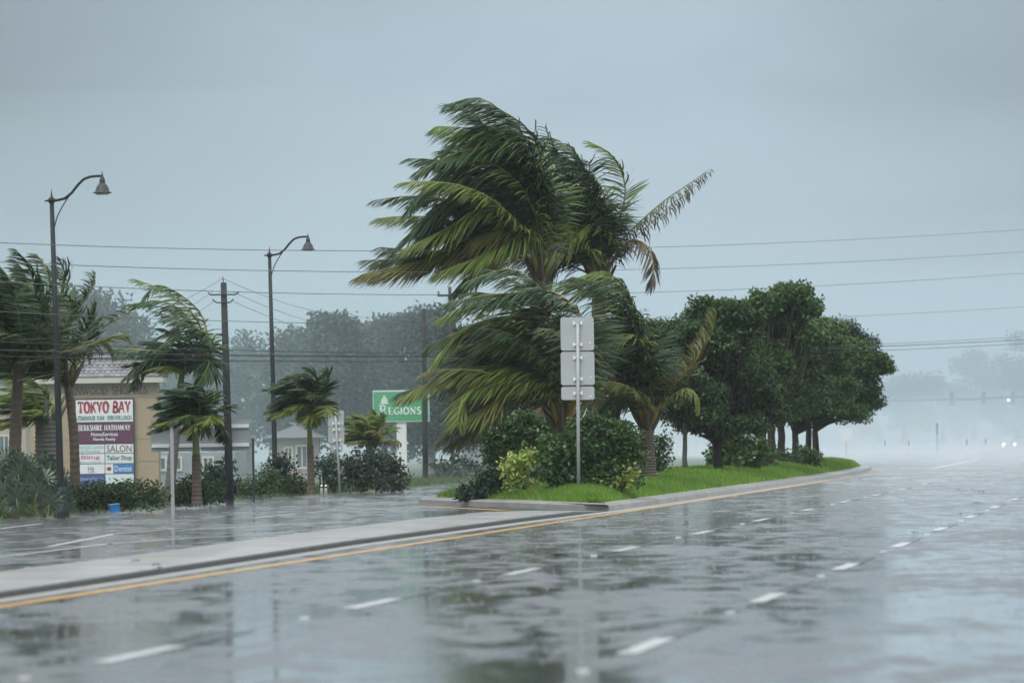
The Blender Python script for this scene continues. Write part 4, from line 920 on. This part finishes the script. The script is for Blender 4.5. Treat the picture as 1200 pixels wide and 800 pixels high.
rpalm('slender palm with a green stem right of the second street lamp', 365, 579, 362, 474, 1.1, 42, wk=1.5, droop=1.0, ll=.5, tr=.08, seed=52, el=(-20, 84), shaft=.45, windk=.6, mats=['palm_green', 'palm_green', 'palm_light', 'palm_green'], avoid=lambda d: d.x > .8)
rpalm('small yellowish palm among the misty shrubs left of the bank sign', 430, 570, 434, 518, 1.1, 18, wk=1.0, droop=.6, ll=.45, tr=.10, seed=58, el=(5, 80), mats=['palm_light', 'palm_olive', 'palm_light', 'palm_olive'])
# fan palms at the far left
def fan_mesh():
    mb = MB()
    mb.tube([(0, 0, 0), (0, 0, .3)], [.012, .008], 'rachis', 4)
    for k in range(17):
        a = math.radians(-115 + 230 * k / 16); L = .42 * (1 - .25 * abs(a) / 2); ca, sa = math.sin(a), math.cos(a); o = Vector((0, 0, .3)); dr = Vector((ca, 0, sa)); sd_ = Vector((sa, 0, -ca))
        z = .05 * (k % 2); m1 = o + dr * L * .55 + sd_ * .022 + Vector((0, z, 0)); m2 = o + dr * L * .55 - sd_ * .022 + Vector((0, z, 0)); tip = o + dr * L + Vector((-.04, -.04, -.06))
        mb.add([o, m1, tip, m2], [(0, 1, 2, 3)], 'fan_leaf')
    return mb.mesh('fan_leaf')
FAN = fan_mesh()
for lab, bx, by, n, R_, H0_ in (('dense grey green fan palm clump below the palm at the left edge', 14, 606, 62, .75, 1.1), ('fan palm clump with spread leaves left of the far left street lamp', 46, 604, 46, .42, .85)):
    b = G(bx, by, .08); b.y += 1.0; root = thing('fan_palm', lab, 'palm shrub', b, 'fan palms by the left lamp')
    mb = MB(); mb.tube([(0, 0, -.05), (0, 0, .14)], [.06, .05], 'palm_trunk', 8); mb.build('stem', root)
    for i in range(n):
        az = i * 2.4; f = (i + .5) / n; rr = R_ * math.sqrt(f); o = put('fan_leaf', FAN, root, (rr * math.cos(az) * .8, rr * math.sin(az) * .6, -.05 + H0_ * (1 - f) ** .8 * rnd.uniform(.5, 1)))
        o.rotation_euler = (rnd.uniform(-.5, .3), .9 * math.cos(az) * f - .15, rnd.uniform(-.6, .6)); k = rnd.uniform(.75, 1.1); o.scale = (k, k, k)
# roadside hedge and shrubs
def vbush(label, spec, m, by, name='shrub', cat='shrub', dd=0.0, **k):
    b = G(spec[0][0], by, .1); b = P(spec[0][0], by, b.y + dd); b.z = .1
    return make_bush(name, label, cat, b, px_blobs(spec, b.y, .4), m, **k)
SG = 'shrubs along the left verge'
vbush('long low green hedge in front of the plaza sign wall', [(134, 580, 20, 13), (92, 582, 16, 15), (112, 582, 18, 13), (156, 578, 20, 14), (178, 579, 16, 13), (76, 586, 12, 14)], 'leaf_hedge', 597, 'hedge', 'hedge', .5, dens=46, per=50, ln=.10, wd=.045, spread=(.12, .12, .1))
vbush('low ragged green shrub between the guide sign posts', [(216, 573, 20, 15), (244, 575, 16, 13), (232, 580, 26, 10)], 'leaf_hedge', 592, group=SG, dd=.9, dens=36, per=44, ln=.11, wd=.05)
vbush('dark upright shrub below the right end of the guide sign', [(252, 548, 13, 14), (262, 556, 14, 20), (256, 568, 18, 14)], 'leaf_shade', 588, group=SG, dd=1.5, dens=30, per=36, ln=.12, wd=.06)
vbush('low green shrub between the wooden pole and the second street lamp', [(292, 570, 20, 13), (312, 566, 14, 16), (280, 574, 12, 9)], 'leaf_hedge', 583, group=SG, dd=1.2, dens=34, per=40, ln=.11, wd=.05)
vbush('dark loose shrub behind the foot of the second street lamp', [(322, 545, 13, 13), (334, 552, 14, 17), (330, 566, 18, 12)], 'leaf_shade', 580, group=SG, dd=3.5, dens=28, per=32, ln=.13, wd=.06)
vbush('low shrub left of the slender green stemmed palm', [(346, 566, 16, 12), (338, 570, 12, 9)], 'leaf_hedge', 579, group=SG, dd=1.0, dens=34, per=40, ln=.11, wd=.05)
vbush('little tree like shrub between the slender palm and the thin sign pole', [(386, 540, 13, 11), (378, 548, 10, 9), (394, 560, 12, 14)], 'leaf_shade', 577, group=SG, dd=5, dens=26, per=32, ln=.13, wd=.06)
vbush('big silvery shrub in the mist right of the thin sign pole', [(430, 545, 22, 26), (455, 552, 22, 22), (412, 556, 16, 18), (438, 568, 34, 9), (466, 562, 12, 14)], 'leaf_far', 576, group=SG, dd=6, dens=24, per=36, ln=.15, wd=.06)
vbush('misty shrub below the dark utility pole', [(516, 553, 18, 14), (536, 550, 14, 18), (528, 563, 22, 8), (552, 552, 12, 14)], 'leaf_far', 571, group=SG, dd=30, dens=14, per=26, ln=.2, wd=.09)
# blue bin
b = G(134.5, 600, .06); mb = MB(); a, h = .085, .16
mb.add([(-a, -a, .0), (a, -a, 0), (a, a, 0), (-a, a, 0), (-a * 1.15, -a * 1.15, h), (a * 1.15, -a * 1.15, h), (a * 1.15, a * 1.15, h), (-a * 1.15, a * 1.15, h)], [(0, 3, 2, 1), (0, 1, 5, 4), (1, 2, 6, 5), (2, 3, 7, 6), (3, 0, 4, 7), (4, 5, 6, 7)], 'bin_blue')
mb.box((0, 0, h + .008), (.215, .215, .018), 'bin_blue'); o = tag(mb.build('bin', None, b), 'small bright blue bin tipped on the verge below the tenant board', 'bin'); o.rotation_euler = (.05, math.radians(-6), .3)

# --- background: trees, buildings
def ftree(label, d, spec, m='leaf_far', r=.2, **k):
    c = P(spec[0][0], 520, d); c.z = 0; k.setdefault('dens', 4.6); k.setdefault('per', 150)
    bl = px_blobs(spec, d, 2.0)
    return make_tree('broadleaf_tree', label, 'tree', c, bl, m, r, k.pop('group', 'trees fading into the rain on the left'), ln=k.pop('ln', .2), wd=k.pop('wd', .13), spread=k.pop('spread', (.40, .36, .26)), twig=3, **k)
ftree('pale rounded tree just behind the plaza sign roof', 200, [(108, 392, 42, 40), (88, 410, 34, 40), (138, 405, 28, 36), (118, 362, 24, 16), (100, 440, 50, 30)])
ftree('hazy tree standing behind the far left palms', 205, [(20, 400, 40, 60), (50, 440, 36, 50)])
ftree('small pale tree just left of the wooden utility pole', 238, [(228, 440, 26, 26), (205, 455, 28, 26), (244, 428, 14, 14), (215, 490, 40, 30)])
ftree('hazy tree right behind the wooden utility pole', 232, [(292, 425, 24, 26), (280, 460, 28, 30), (270, 500, 34, 26)])
ftree('broad misty tree behind the second street lamp', 226, [(345, 420, 28, 32), (330, 455, 36, 40), (360, 400, 20, 18), (345, 500, 44, 30)])
ftree('tallest misty tree, its top left of the median palms', 222, [(392, 400, 30, 26), (410, 430, 42, 36), (392, 382, 14, 10), (405, 480, 46, 36), (380, 440, 30, 40)])
ftree('wide misty tree behind the green bank sign', 230, [(450, 405, 36, 28), (470, 385, 30, 16), (455, 445, 44, 40), (470, 500, 46, 36)])
ftree('misty tree whose crown rises behind the dark utility pole', 240, [(505, 395, 32, 32), (525, 430, 36, 40), (500, 450, 36, 40), (525, 490, 40, 36)])
ftree('misty tree in the gap left of the tall palms, half hidden by fronds', 248, [(570, 430, 40, 46), (590, 470, 40, 40), (555, 490, 36, 30), (620, 450, 40, 50)])
def building(label, x0, x1, ytop, d, m, wins, roof=True, depth=7.0, door=None, name='building'):
    a = P(x0, 500, d); c = P(x1, ytop, d); root = thing(name, label, 'building', ((a.x + c.x) / 2, d, 0), 'low buildings in the rain'); wd_ = c.x - a.x; hz = c.z; s = d / F
    mb = MB(); mb.box((0, depth / 2, hz / 2), (wd_, depth, hz), m); mb.build('wall', root)
    if roof:
        mb = MB(); e = .35; z0 = hz - .01; zt = hz + .55; mb.add([(-wd_ / 2 - e, -e, z0), (wd_ / 2 + e, -e, z0), (wd_ / 2 + e, depth + e, z0), (-wd_ / 2 - e, depth + e, z0), (-wd_ / 2 + 1, depth / 2, zt), (wd_ / 2 - 1, depth / 2, zt)], [(0, 1, 5, 4), (1, 2, 5), (2, 3, 4, 5), (3, 0, 4), (3, 2, 1, 0)], 'roof_grey'); mb.build('roof', root)
    for (wx, wy, ww, wh) in wins:
        p = P(wx, wy, d); fr = MB(); W_, H__ = ww * s, wh * s; o = (p.x - root.location.x, -.03, p.z)
        for q in (-1, 1): fr.box((q * W_ / 2, 0, 0), (.07, .08, H__ + .07), 'trim_cream'); fr.box((0, 0, q * H__ / 2), (W_ - .072, .07, .07), 'trim_cream')
        fo = fr.build('window', root, o); g = MB(); g.box((0, .02, 0), (W_ - .06, .02, H__ - .06), 'glass_dark'); g.box((0, .0, 0), (.04, .05, H__ - .075), 'trim_cream'); g.build('pane', fo)
    return root
building('white walled low building behind the guide sign, with dark windows', 168, 276, 529, 186, 'wall_white', [(188, 543, 13, 15), (206, 543, 13, 15), (244, 543, 12, 15)], roof=False)
building('pinkish low building in the mist behind the second street lamp', 318, 366, 512, 212, 'wall_pink', [(338, 533, 9, 18), (354, 535, 13, 26)])
building('pale building just visible in the spray left of the dark bushes', 540, 640, 506, 262, 'wall_white', [(566, 520, 10, 9), (590, 520, 10, 9)])
building('tan building hidden behind the far left palms', -60, 30, 470, 190, 'stucco', [(5, 520, 12, 20), (-20, 520, 12, 20)])
GP = 'trees lost in the mist down the road'
for lab, d, spec in (('faint tree in the mist above the small distant white sign', 560, [(1060, 462, 22, 20), (1075, 450, 20, 16), (1050, 485, 34, 20)]),
                     ('faint tree in the mist under the traffic signals', 590, [(1105, 455, 26, 18), (1130, 470, 26, 20), (1110, 490, 36, 18)]),
                     ('tall faint tree behind the traffic signals', 600, [(1142, 430, 18, 24), (1160, 455, 26, 30), (1140, 480, 34, 24)]),
                     ('dim tall tree at the right edge of the view, beyond the car', 560, [(1192, 420, 20, 34), (1204, 460, 26, 40), (1180, 480, 22, 24)]),
                     ('faint tree far down the road just right of the median trees', 610, [(1030, 478, 22, 16), (1012, 490, 26, 18)])):
    ftree(lab, d, spec, 'leaf_dark', .3, group=GP, dens=.42, per=300, ln=.34, wd=.22, spread=(.7, .6, .5))

# --- far end of the road: posts, small sign, signals, car
for k, (x, y, lab) in enumerate(((1038, 533, 'white delineator post nearest the tip of the median'), (1066, 533, 'second white delineator post right of the tip of the median'), (1134, 532.5, 'white delineator post below the middle traffic signal'), (1156, 531, 'white delineator post nearest the oncoming car'))):
    b = G(x, y, 0.0); r_ = thing('delineator_post', lab, 'marker post', b, 'white delineator posts in the spray')
    mb = MB(); mb.tube([(0, 0, -.05), (-.03, 0, .55)], .05, 'plastic_white', 8); mb.build('sleeve', r_)
    mb = MB(); mb.tube([(-.03, 0, .551), (-.045, 0, .92)], .04, 'lamp_grey', 8); mb.build('cap', r_)
    mb = MB(); mb.lathe((0, 0, 0), [(.14, 0), (.14, .03), (.06, .05)], 'rubber', 10); mb.build('foot', r_)
b = P(1098.5, 532, 360); b.z = 0; r_ = thing('marker_post', 'slim dark post standing alone in the mist below the signal arm', 'marker post', b)
mb = MB(); mb.tube([(0, 0, -.05), (0, 0, 1.9)], .05, 'galvanized', 8); mb.build('post', r_); mb = MB(); mb.box((0, -.06, 1.55), (.14, .03, .75), 'lamp_grey'); mb.build('plate', r_)
b = P(992, 532, 330); b.z = 0; r_ = thing('road_sign', 'small pale square sign on a post in the mist right of the median', 'road sign', b); z = P(992, 509, 330).z
mb = MB(); mb.tube([(0, .06, -.05), (0, .06, z + .3)], .035, 'galvanized', 8); mb.build('post', r_); mb = MB(); plate(mb, (0, 0, z), .68, .68, 'plastic_white'); mb.build('sign_plate', r_)
DS = 500.0; gz = dip(DS); arm_z = P(1150, 468, DS).z
pb = Vector((P(1262, 470, DS).x, DS, gz)); r_ = thing('signal_mast', 'long mast arm carrying traffic signals across the misty road', 'traffic signal mast', pb)
mb = MB(); mb.tube([(0, 0, -.2), (0, 0, arm_z - gz + .9)], [.2, .14], 'galvanized', 10); mb.build('pole', r_)
xl_ = P(1012, 470, DS).x - pb.x; mb = MB(); mb.tube([(0, -.25, arm_z - gz + .35), (xl_ * .5, -.25, arm_z - gz + .05), (xl_, -.25, arm_z - gz)], [.13, .10, .06], 'lamp_metal', 8); mb.build('arm', r_)
for x, lab in ((1115, 'left'), (1152, 'middle'), (1186.5, 'right')):
    p = P(x, 466.5, DS); p.y -= .45; r_ = thing('traffic_signal', {'left': 'unlit traffic signal hanging on the far mast arm, above the delineator posts', 'middle': 'unlit traffic signal in the middle of the far mast arm', 'right': 'unlit traffic signal on the mast arm right beside the blue light'}[lab], 'traffic signal', p, 'traffic signals on the mast arm')
    mb = MB(); mb.box((0, 0, 0), (.36, .22, 1.15), 'signal_housing'); mb.build('housing', r_)
    for zz in (-.36, 0, .36):
        mb = MB(); mb.lathe((0, 0, 0), [(.13, 0), (.13, .03), (.10, .04)], 'signal_lens', 12); q = mb.build('lens', r_, (0, -.11, zz)); q.rotation_euler = (math.pi / 2, 0, 0)
        mb = MB(); mb.tube([(-.15, -.2, 0), (-.1, -.2, .12), (0, -.2, .16), (.1, -.2, .12), (.15, -.2, 0)], .02, 'signal_housing', 4); mb.build('visor', q).rotation_euler = (-math.pi / 2, 0, 0)
p = P(1181, 469, DS); p.y -= .6; mb = MB(); mb.lathe((0, 0, -.06), [(.03, 0), (.10, .03), (.11, .09), (.06, .15), (.001, .17)], 'beacon_blue', 12); tag(mb.build('beacon', None, p), 'small glowing blue light on the far mast arm', 'light')
# the oncoming car
DC = 520.0; hl = P(1192.3, 520, DC); gz = dip(DC)
car = thing('car', 'dark car with headlights on, coming through the mist at the right edge', 'car', (hl.x + .9, DC + 1.5, gz), None, math.radians(-46))
prof = [(-2.3, .35), (-2.3, .95), (-2.2, 1.15), (-1.05, 1.22), (-.45, 1.72), (.3, 1.8), (1.75, 1.72), (2.25, 1.15), (2.3, .4)]
def loft(mb, prof, hw, m, inset=.12):
    n = len(prof); vs = []
    for sx, k in ((-1, inset), (-1, 0), (1, 0), (1, inset)):
        for y, z in prof:
            tp_ = max(0, (z - 1.15)) * .22; f = 1 if k == 0 else .94
            vs.append((sx * (hw - tp_ - k * .35 if k else hw - tp_ - .05 * 0) * (1 if k == 0 else 1), y * (1 if k == 0 else 1), z) if False else (sx * (hw - tp_ - (.0 if k == 0 else -.0)), y * f, .3 + (z - .3) * f))
    fs = []
    fs += [tuple(range(n, 2 * n))[::-1], tuple(range(2 * n, 3 * n))]
    fs += [(n + i, n + (i + 1) % n, 2 * n + (i + 1) % n, 2 * n + i) for i in range(n)]
    mb.add(vs[n:3 * n] if False else vs, fs, m)
mb = MB(); loft(mb, prof, .92, 'car_paint'); mb.build('body', car)
mb = MB(); mb.add([(-.72, -1.04, 1.27), (.72, -1.04, 1.27), (.66, -.52, 1.69), (-.66, -.52, 1.69)], [(0, 1, 2, 3)], 'glass_dark'); mb.build('windscreen', car)
for sx in (-1, 1):
    mb = MB(); mb.add([(sx * .925, -.9, 1.22), (sx * .925, 1.8, 1.22), (sx * .83, 1.6, 1.66), (sx * .83, -.4, 1.66)], [(0, 1, 2, 3)], 'glass_dark'); mb.build('side_window', car)
    mb = MB(); mb.lathe((0, 0, 0), [(.001, -.03), (.09, -.02), (.11, .02), (.11, .06)], 'headlamp_lit', 12); q = mb.build('headlight', car, (sx * .68, -2.32, .98)); q.rotation_euler = (-math.pi / 2, 0, 0)
    for y in (-1.42, 1.42):
        mb = MB(); mb.lathe((0, 0, 0), [(.25, -.11), (.36, -.10), (.38, 0), (.36, .10), (.25, .11)], 'rubber', 18); q = mb.build('wheel', car, (sx * .83, y, .38)); q.rotation_euler = (0, math.pi / 2, 0)
        mb = MB(); mb.lathe((0, 0, 0), [(.001, -.115), (.22, -.12), (.24, 0), (.22, .12), (.001, .115)], 'chrome', 12); mb.build('rim', q)
mb = MB(); mb.box((0, -2.33, .5), (1.7, .12, .22), 'lamp_grey'); mb.build('bumper', car); mb = MB(); mb.box((0, -2.31, .84), (.9, .04, .16), 'chrome'); mb.build('grille', car)

# --- raised reflectors and wind-blown litter on the road
def reflector(p, m, lab, grp, sc_=1.0):
    mb = MB(); a, h = .046 * sc_, .012 * sc_
    mb.add([(-a, -a, 0), (a, -a, 0), (a, a, 0), (-a, a, 0), (-a * .8, -a * .5, h), (a * .8, -a * .5, h), (a * .8, a * .5, h), (-a * .8, a * .5, h)], [(0, 1, 5, 4), (1, 2, 6, 5), (2, 3, 7, 6), (3, 0, 4, 7), (4, 5, 6, 7)], m)
    tag(mb.build('road_reflector', None, p), lab, 'reflector', grp)
ORD = ['first', 'second', 'third', 'fourth', 'fifth', 'sixth', 'seventh', 'eighth', 'ninth', 'tenth', 'eleventh', 'twelfth', 'thirteenth', 'fourteenth']
for lat, y0, side_ in ((-7.92, 38.9, 'left'), (-4.18, 38.9, 'right')):
    for k in range(11): reflector(RD(lat, y0 + 12.1 * k, .009), 'marker_white', 'white raised reflector on the %s dashed lane line, %s from the camera' % (side_, ORD[k]), 'white reflectors on the near road')
for k, (x, y) in enumerate(sorted([(41, 627), (60, 633), (38, 646.5), (129, 637), (214, 628), (135, 625.5), (193, 620), (213, 605)])): reflector(G(x, y, .012), 'marker_red', 'small red raised reflector on the left road, %s from the left' % ORD[k], 'red reflectors on the left road', .8)
rn = random.Random(4)
ZONES = [('on the concrete separator', [(157, 658.5), (182, 663), (190, 666.5)]), ('beside the yellow line at the median nose', [(542, 592), (577, 596.5)]),
         ('on the left road', [(164, 604), (110, 606.5), (137, 615), (250, 604), (270, 606), (344, 589), (405, 588), (480, 578), (496, 579), (232, 617), (300, 602)]),
         ('on the near road short of the median trees', [(423, 722), (488, 640), (660, 652), (965, 578)]), ('on the far road past the grass tip', [(1043, 549), (1053, 549.5), (1028, 578), (1000, 556), (1068, 563), (1010, 562)]),
         ('in the right lanes of the near road', [(1126, 603), (1123, 574), (1149, 576), (1147, 590), (1074, 625), (1142, 576), (1139, 574), (1152, 577)])]
for zone, pts_ in ZONES:
    for k, (x, y) in enumerate(sorted(pts_)):
        g = G(x, y, .107 if 'separator' in zone else .012); q = rn.uniform(.05, .11); mb = MB(); a = rn.uniform(0, 6.28); ca, sa = math.cos(a), math.sin(a)
        pts = [(-q, 0, .004), (0, q * .45, .03), (q, 0, .012), (0, -q * .45, .022), (q * 1.6, q * .1, .03)]
        mb.add([(px_ * ca - py_ * sa, px_ * sa + py_ * ca, pz) for px_, py_, pz in pts], [(0, 3, 1), (1, 3, 2), (1, 2, 4)], 'debris_leaf')
        tag(mb.build('fallen_leaf', None, g), 'dark leaf scrap %s, %s from the left' % (zone, ORD[k]), 'fallen leaf', 'leaf litter on the wet road')

# --- drops bursting on the asphalt: tiny crowns of water
N = 5200; yy = 40 + 120 * rng.uniform(0, 1, N) ** 1.3; la = rng.uniform(-11.4, 1.0, N); B = np.stack([la + U * yy, yy, np.full(N, .006)], 1); sz_a = rng.uniform(.006, .016, N)[:, None]; hz_a = rng.uniform(.006, .022, N)
V = []
for k in range(3):
    a0, a1 = 2.094 * k, 2.094 * (k + 1); V.append(np.stack([B + sz_a * np.array([math.cos(a0), math.sin(a0), 0]), B + sz_a * np.array([math.cos(a1), math.sin(a1), 0]), B + np.stack([rng.normal(0, .004, N), rng.normal(0, .004, N), hz_a], 1)], 1))
tag(put('rain_splashes', np_mesh('rain_splashes', np.concatenate(V).reshape(-1, 3), 3, 'splash_water')), 'tiny splashes of rain bursting on the near road', kind='stuff')

# ================================================================== RAIN HAZE
def volume(name, density, col, aniso=.0):
    m = bpy.data.materials.new(name); m.use_nodes = True; n = m.node_tree.nodes; n.remove(n['Principled BSDF']); v = n.new('ShaderNodeVolumePrincipled')
    v.inputs['Color'].default_value = (*col, 1); v.inputs['Density'].default_value = density; v.inputs['Anisotropy'].default_value = aniso
    m.node_tree.links.new(v.outputs[0], n['Material Output'].inputs['Volume']); MATS[name] = m
HZ = (.86, .945, 1.0)
volume('haze_air', .00015, HZ); volume('haze_rain2', .0012, (.64, .76, .835)); volume('haze_rain3', .0010, (.64, .76, .835)); volume('haze_squall2', .0009, (.62, .755, .82)); volume('haze_rain', .0022, (.64, .76, .835)); volume('haze_squall', .0036, (.62, .755, .82)); volume('haze_spray', .0030, (.88, .95, .985)); volume('haze_splash', .011, (.93, .975, 1.0))
def wedge(mb, pts, z0, m):                               # a closed body on a ground outline, its top at a height of its own at each corner
    n = len(pts); vs = [(p[0], p[1], z0) for p in pts] + [(p[0], p[1], p[2]) for p in pts]
    fs = [tuple(range(n - 1, -1, -1))] + [(i, (i + 1) % n, n + (i + 1) % n, n + i) for i in range(n)]
    from mathutils.geometry import tessellate_polygon
    fs += [tuple(n + i for i in t) for t in tessellate_polygon([[Vector((p[0], p[1], 0)) for p in pts]])]
    mb.add(vs, fs, m)
mb = MB(); mb.prism([(-760, -80), (760, -80), (760, 1260), (-760, 1260)], -3.2, 54.0, 'haze_air'); tag(mb.build('haze'), 'thin rain haze filling the whole place', kind='stuff')
def w3(lat, y, z): p = RD(lat, y); return (p.x, p.y, z)
mb = MB(); wedge(mb, [(-500, 132, 6.5), (-7, 132, 5.5), (-5.2, 170, 6.5), (-3.6, 180, 6.5), (-1.8, 246, 8.0), (-1.8, 420, 10.0), (-500, 420, 10.0)], -2.6, 'haze_squall'); tag(mb.build('haze'), 'grey rain squall veiling the left roadside', kind='stuff')
mb = MB(); wedge(mb, [(-1.7, 250, 4.0), (500, 250, 4.0), (500, 850, 26.0), (-500, 850, 26.0), (-500, 421, 10.27), (-1.7, 421, 10.27)], -2.6, 'haze_rain'); tag(mb.build('haze'), 'dense sheet of rain hiding the far end of the road', kind='stuff')
for nm, sl, o_ in (('haze_rain2', .05, 1.0), ('haze_rain3', .078, 2.0)):
    mb = MB(); wedge(mb, [(-1.1 + o_, 250.3 + o_, 4.3 + .2 * o_), (500 + 7 * o_, 250.3 + o_, 4.3 + .2 * o_), (500 + 7 * o_, 850 + 5 * o_, 4 + 600 * sl), (-500 - 7 * o_, 850 + 5 * o_, 4 + 600 * sl), (-500 - 7 * o_, 422 + o_, 4 + 171 * sl), (-1.1 + o_, 422 + o_, 4 + 171 * sl)], -2.6 - .11 * o_, nm); tag(mb.build('haze'), 'thinner rain higher above the far road', kind='stuff')
mb = MB(); wedge(mb, [(-520, 134, 7.5), (-7.3, 134, 7.5), (-5.5, 171, 10.5), (-3.9, 181, 11.5), (-2.2, 247, 16.0), (-2.2, 417, 27.0), (-520, 417, 27.0)], -2.75, 'haze_squall2'); tag(mb.build('haze'), 'thinner rain above the left roadside', kind='stuff')
mb = MB(); wedge(mb, [w3(-23.5, 148, .05), w3(-20.2, 150, .05), w3(-19.4, 200, .9), w3(-16.5, 240, 1.3), w3(-10, 246, .3), w3(2, 252, .3), w3(60, 300, 1.2), w3(160, 900, 10.5), w3(-180, 900, 10.5), w3(-60, 270, 2.0), w3(-30, 190, .6)], -2.4, 'haze_spray'); tag(mb.build('haze'), 'low white spray blowing over the far road surface', kind='stuff')
for pts in ([w3(-11.9, 62, .015), w3(2, 62, .015), w3(4, 120, .14), w3(6, 251, .40), w3(12, 400, .9), w3(-40, 400, .9), w3(-20, 258, .5), w3(-11.2, 248, .40), w3(-11.9, 150, .2), w3(-11.95, 110, .12)], [w3(-23.9, 70, .015), w3(-15.2, 70, .015), w3(-14.6, 100, .10), w3(-16.4, 126, .14), w3(-18.9, 135, .16), w3(-19.2, 147, .2), w3(-23.9, 147, .2)]):
    mb = MB(); wedge(mb, pts, -2.2, 'haze_splash'); tag(mb.build('haze'), 'knee high splash of rain on the road', kind='stuff')
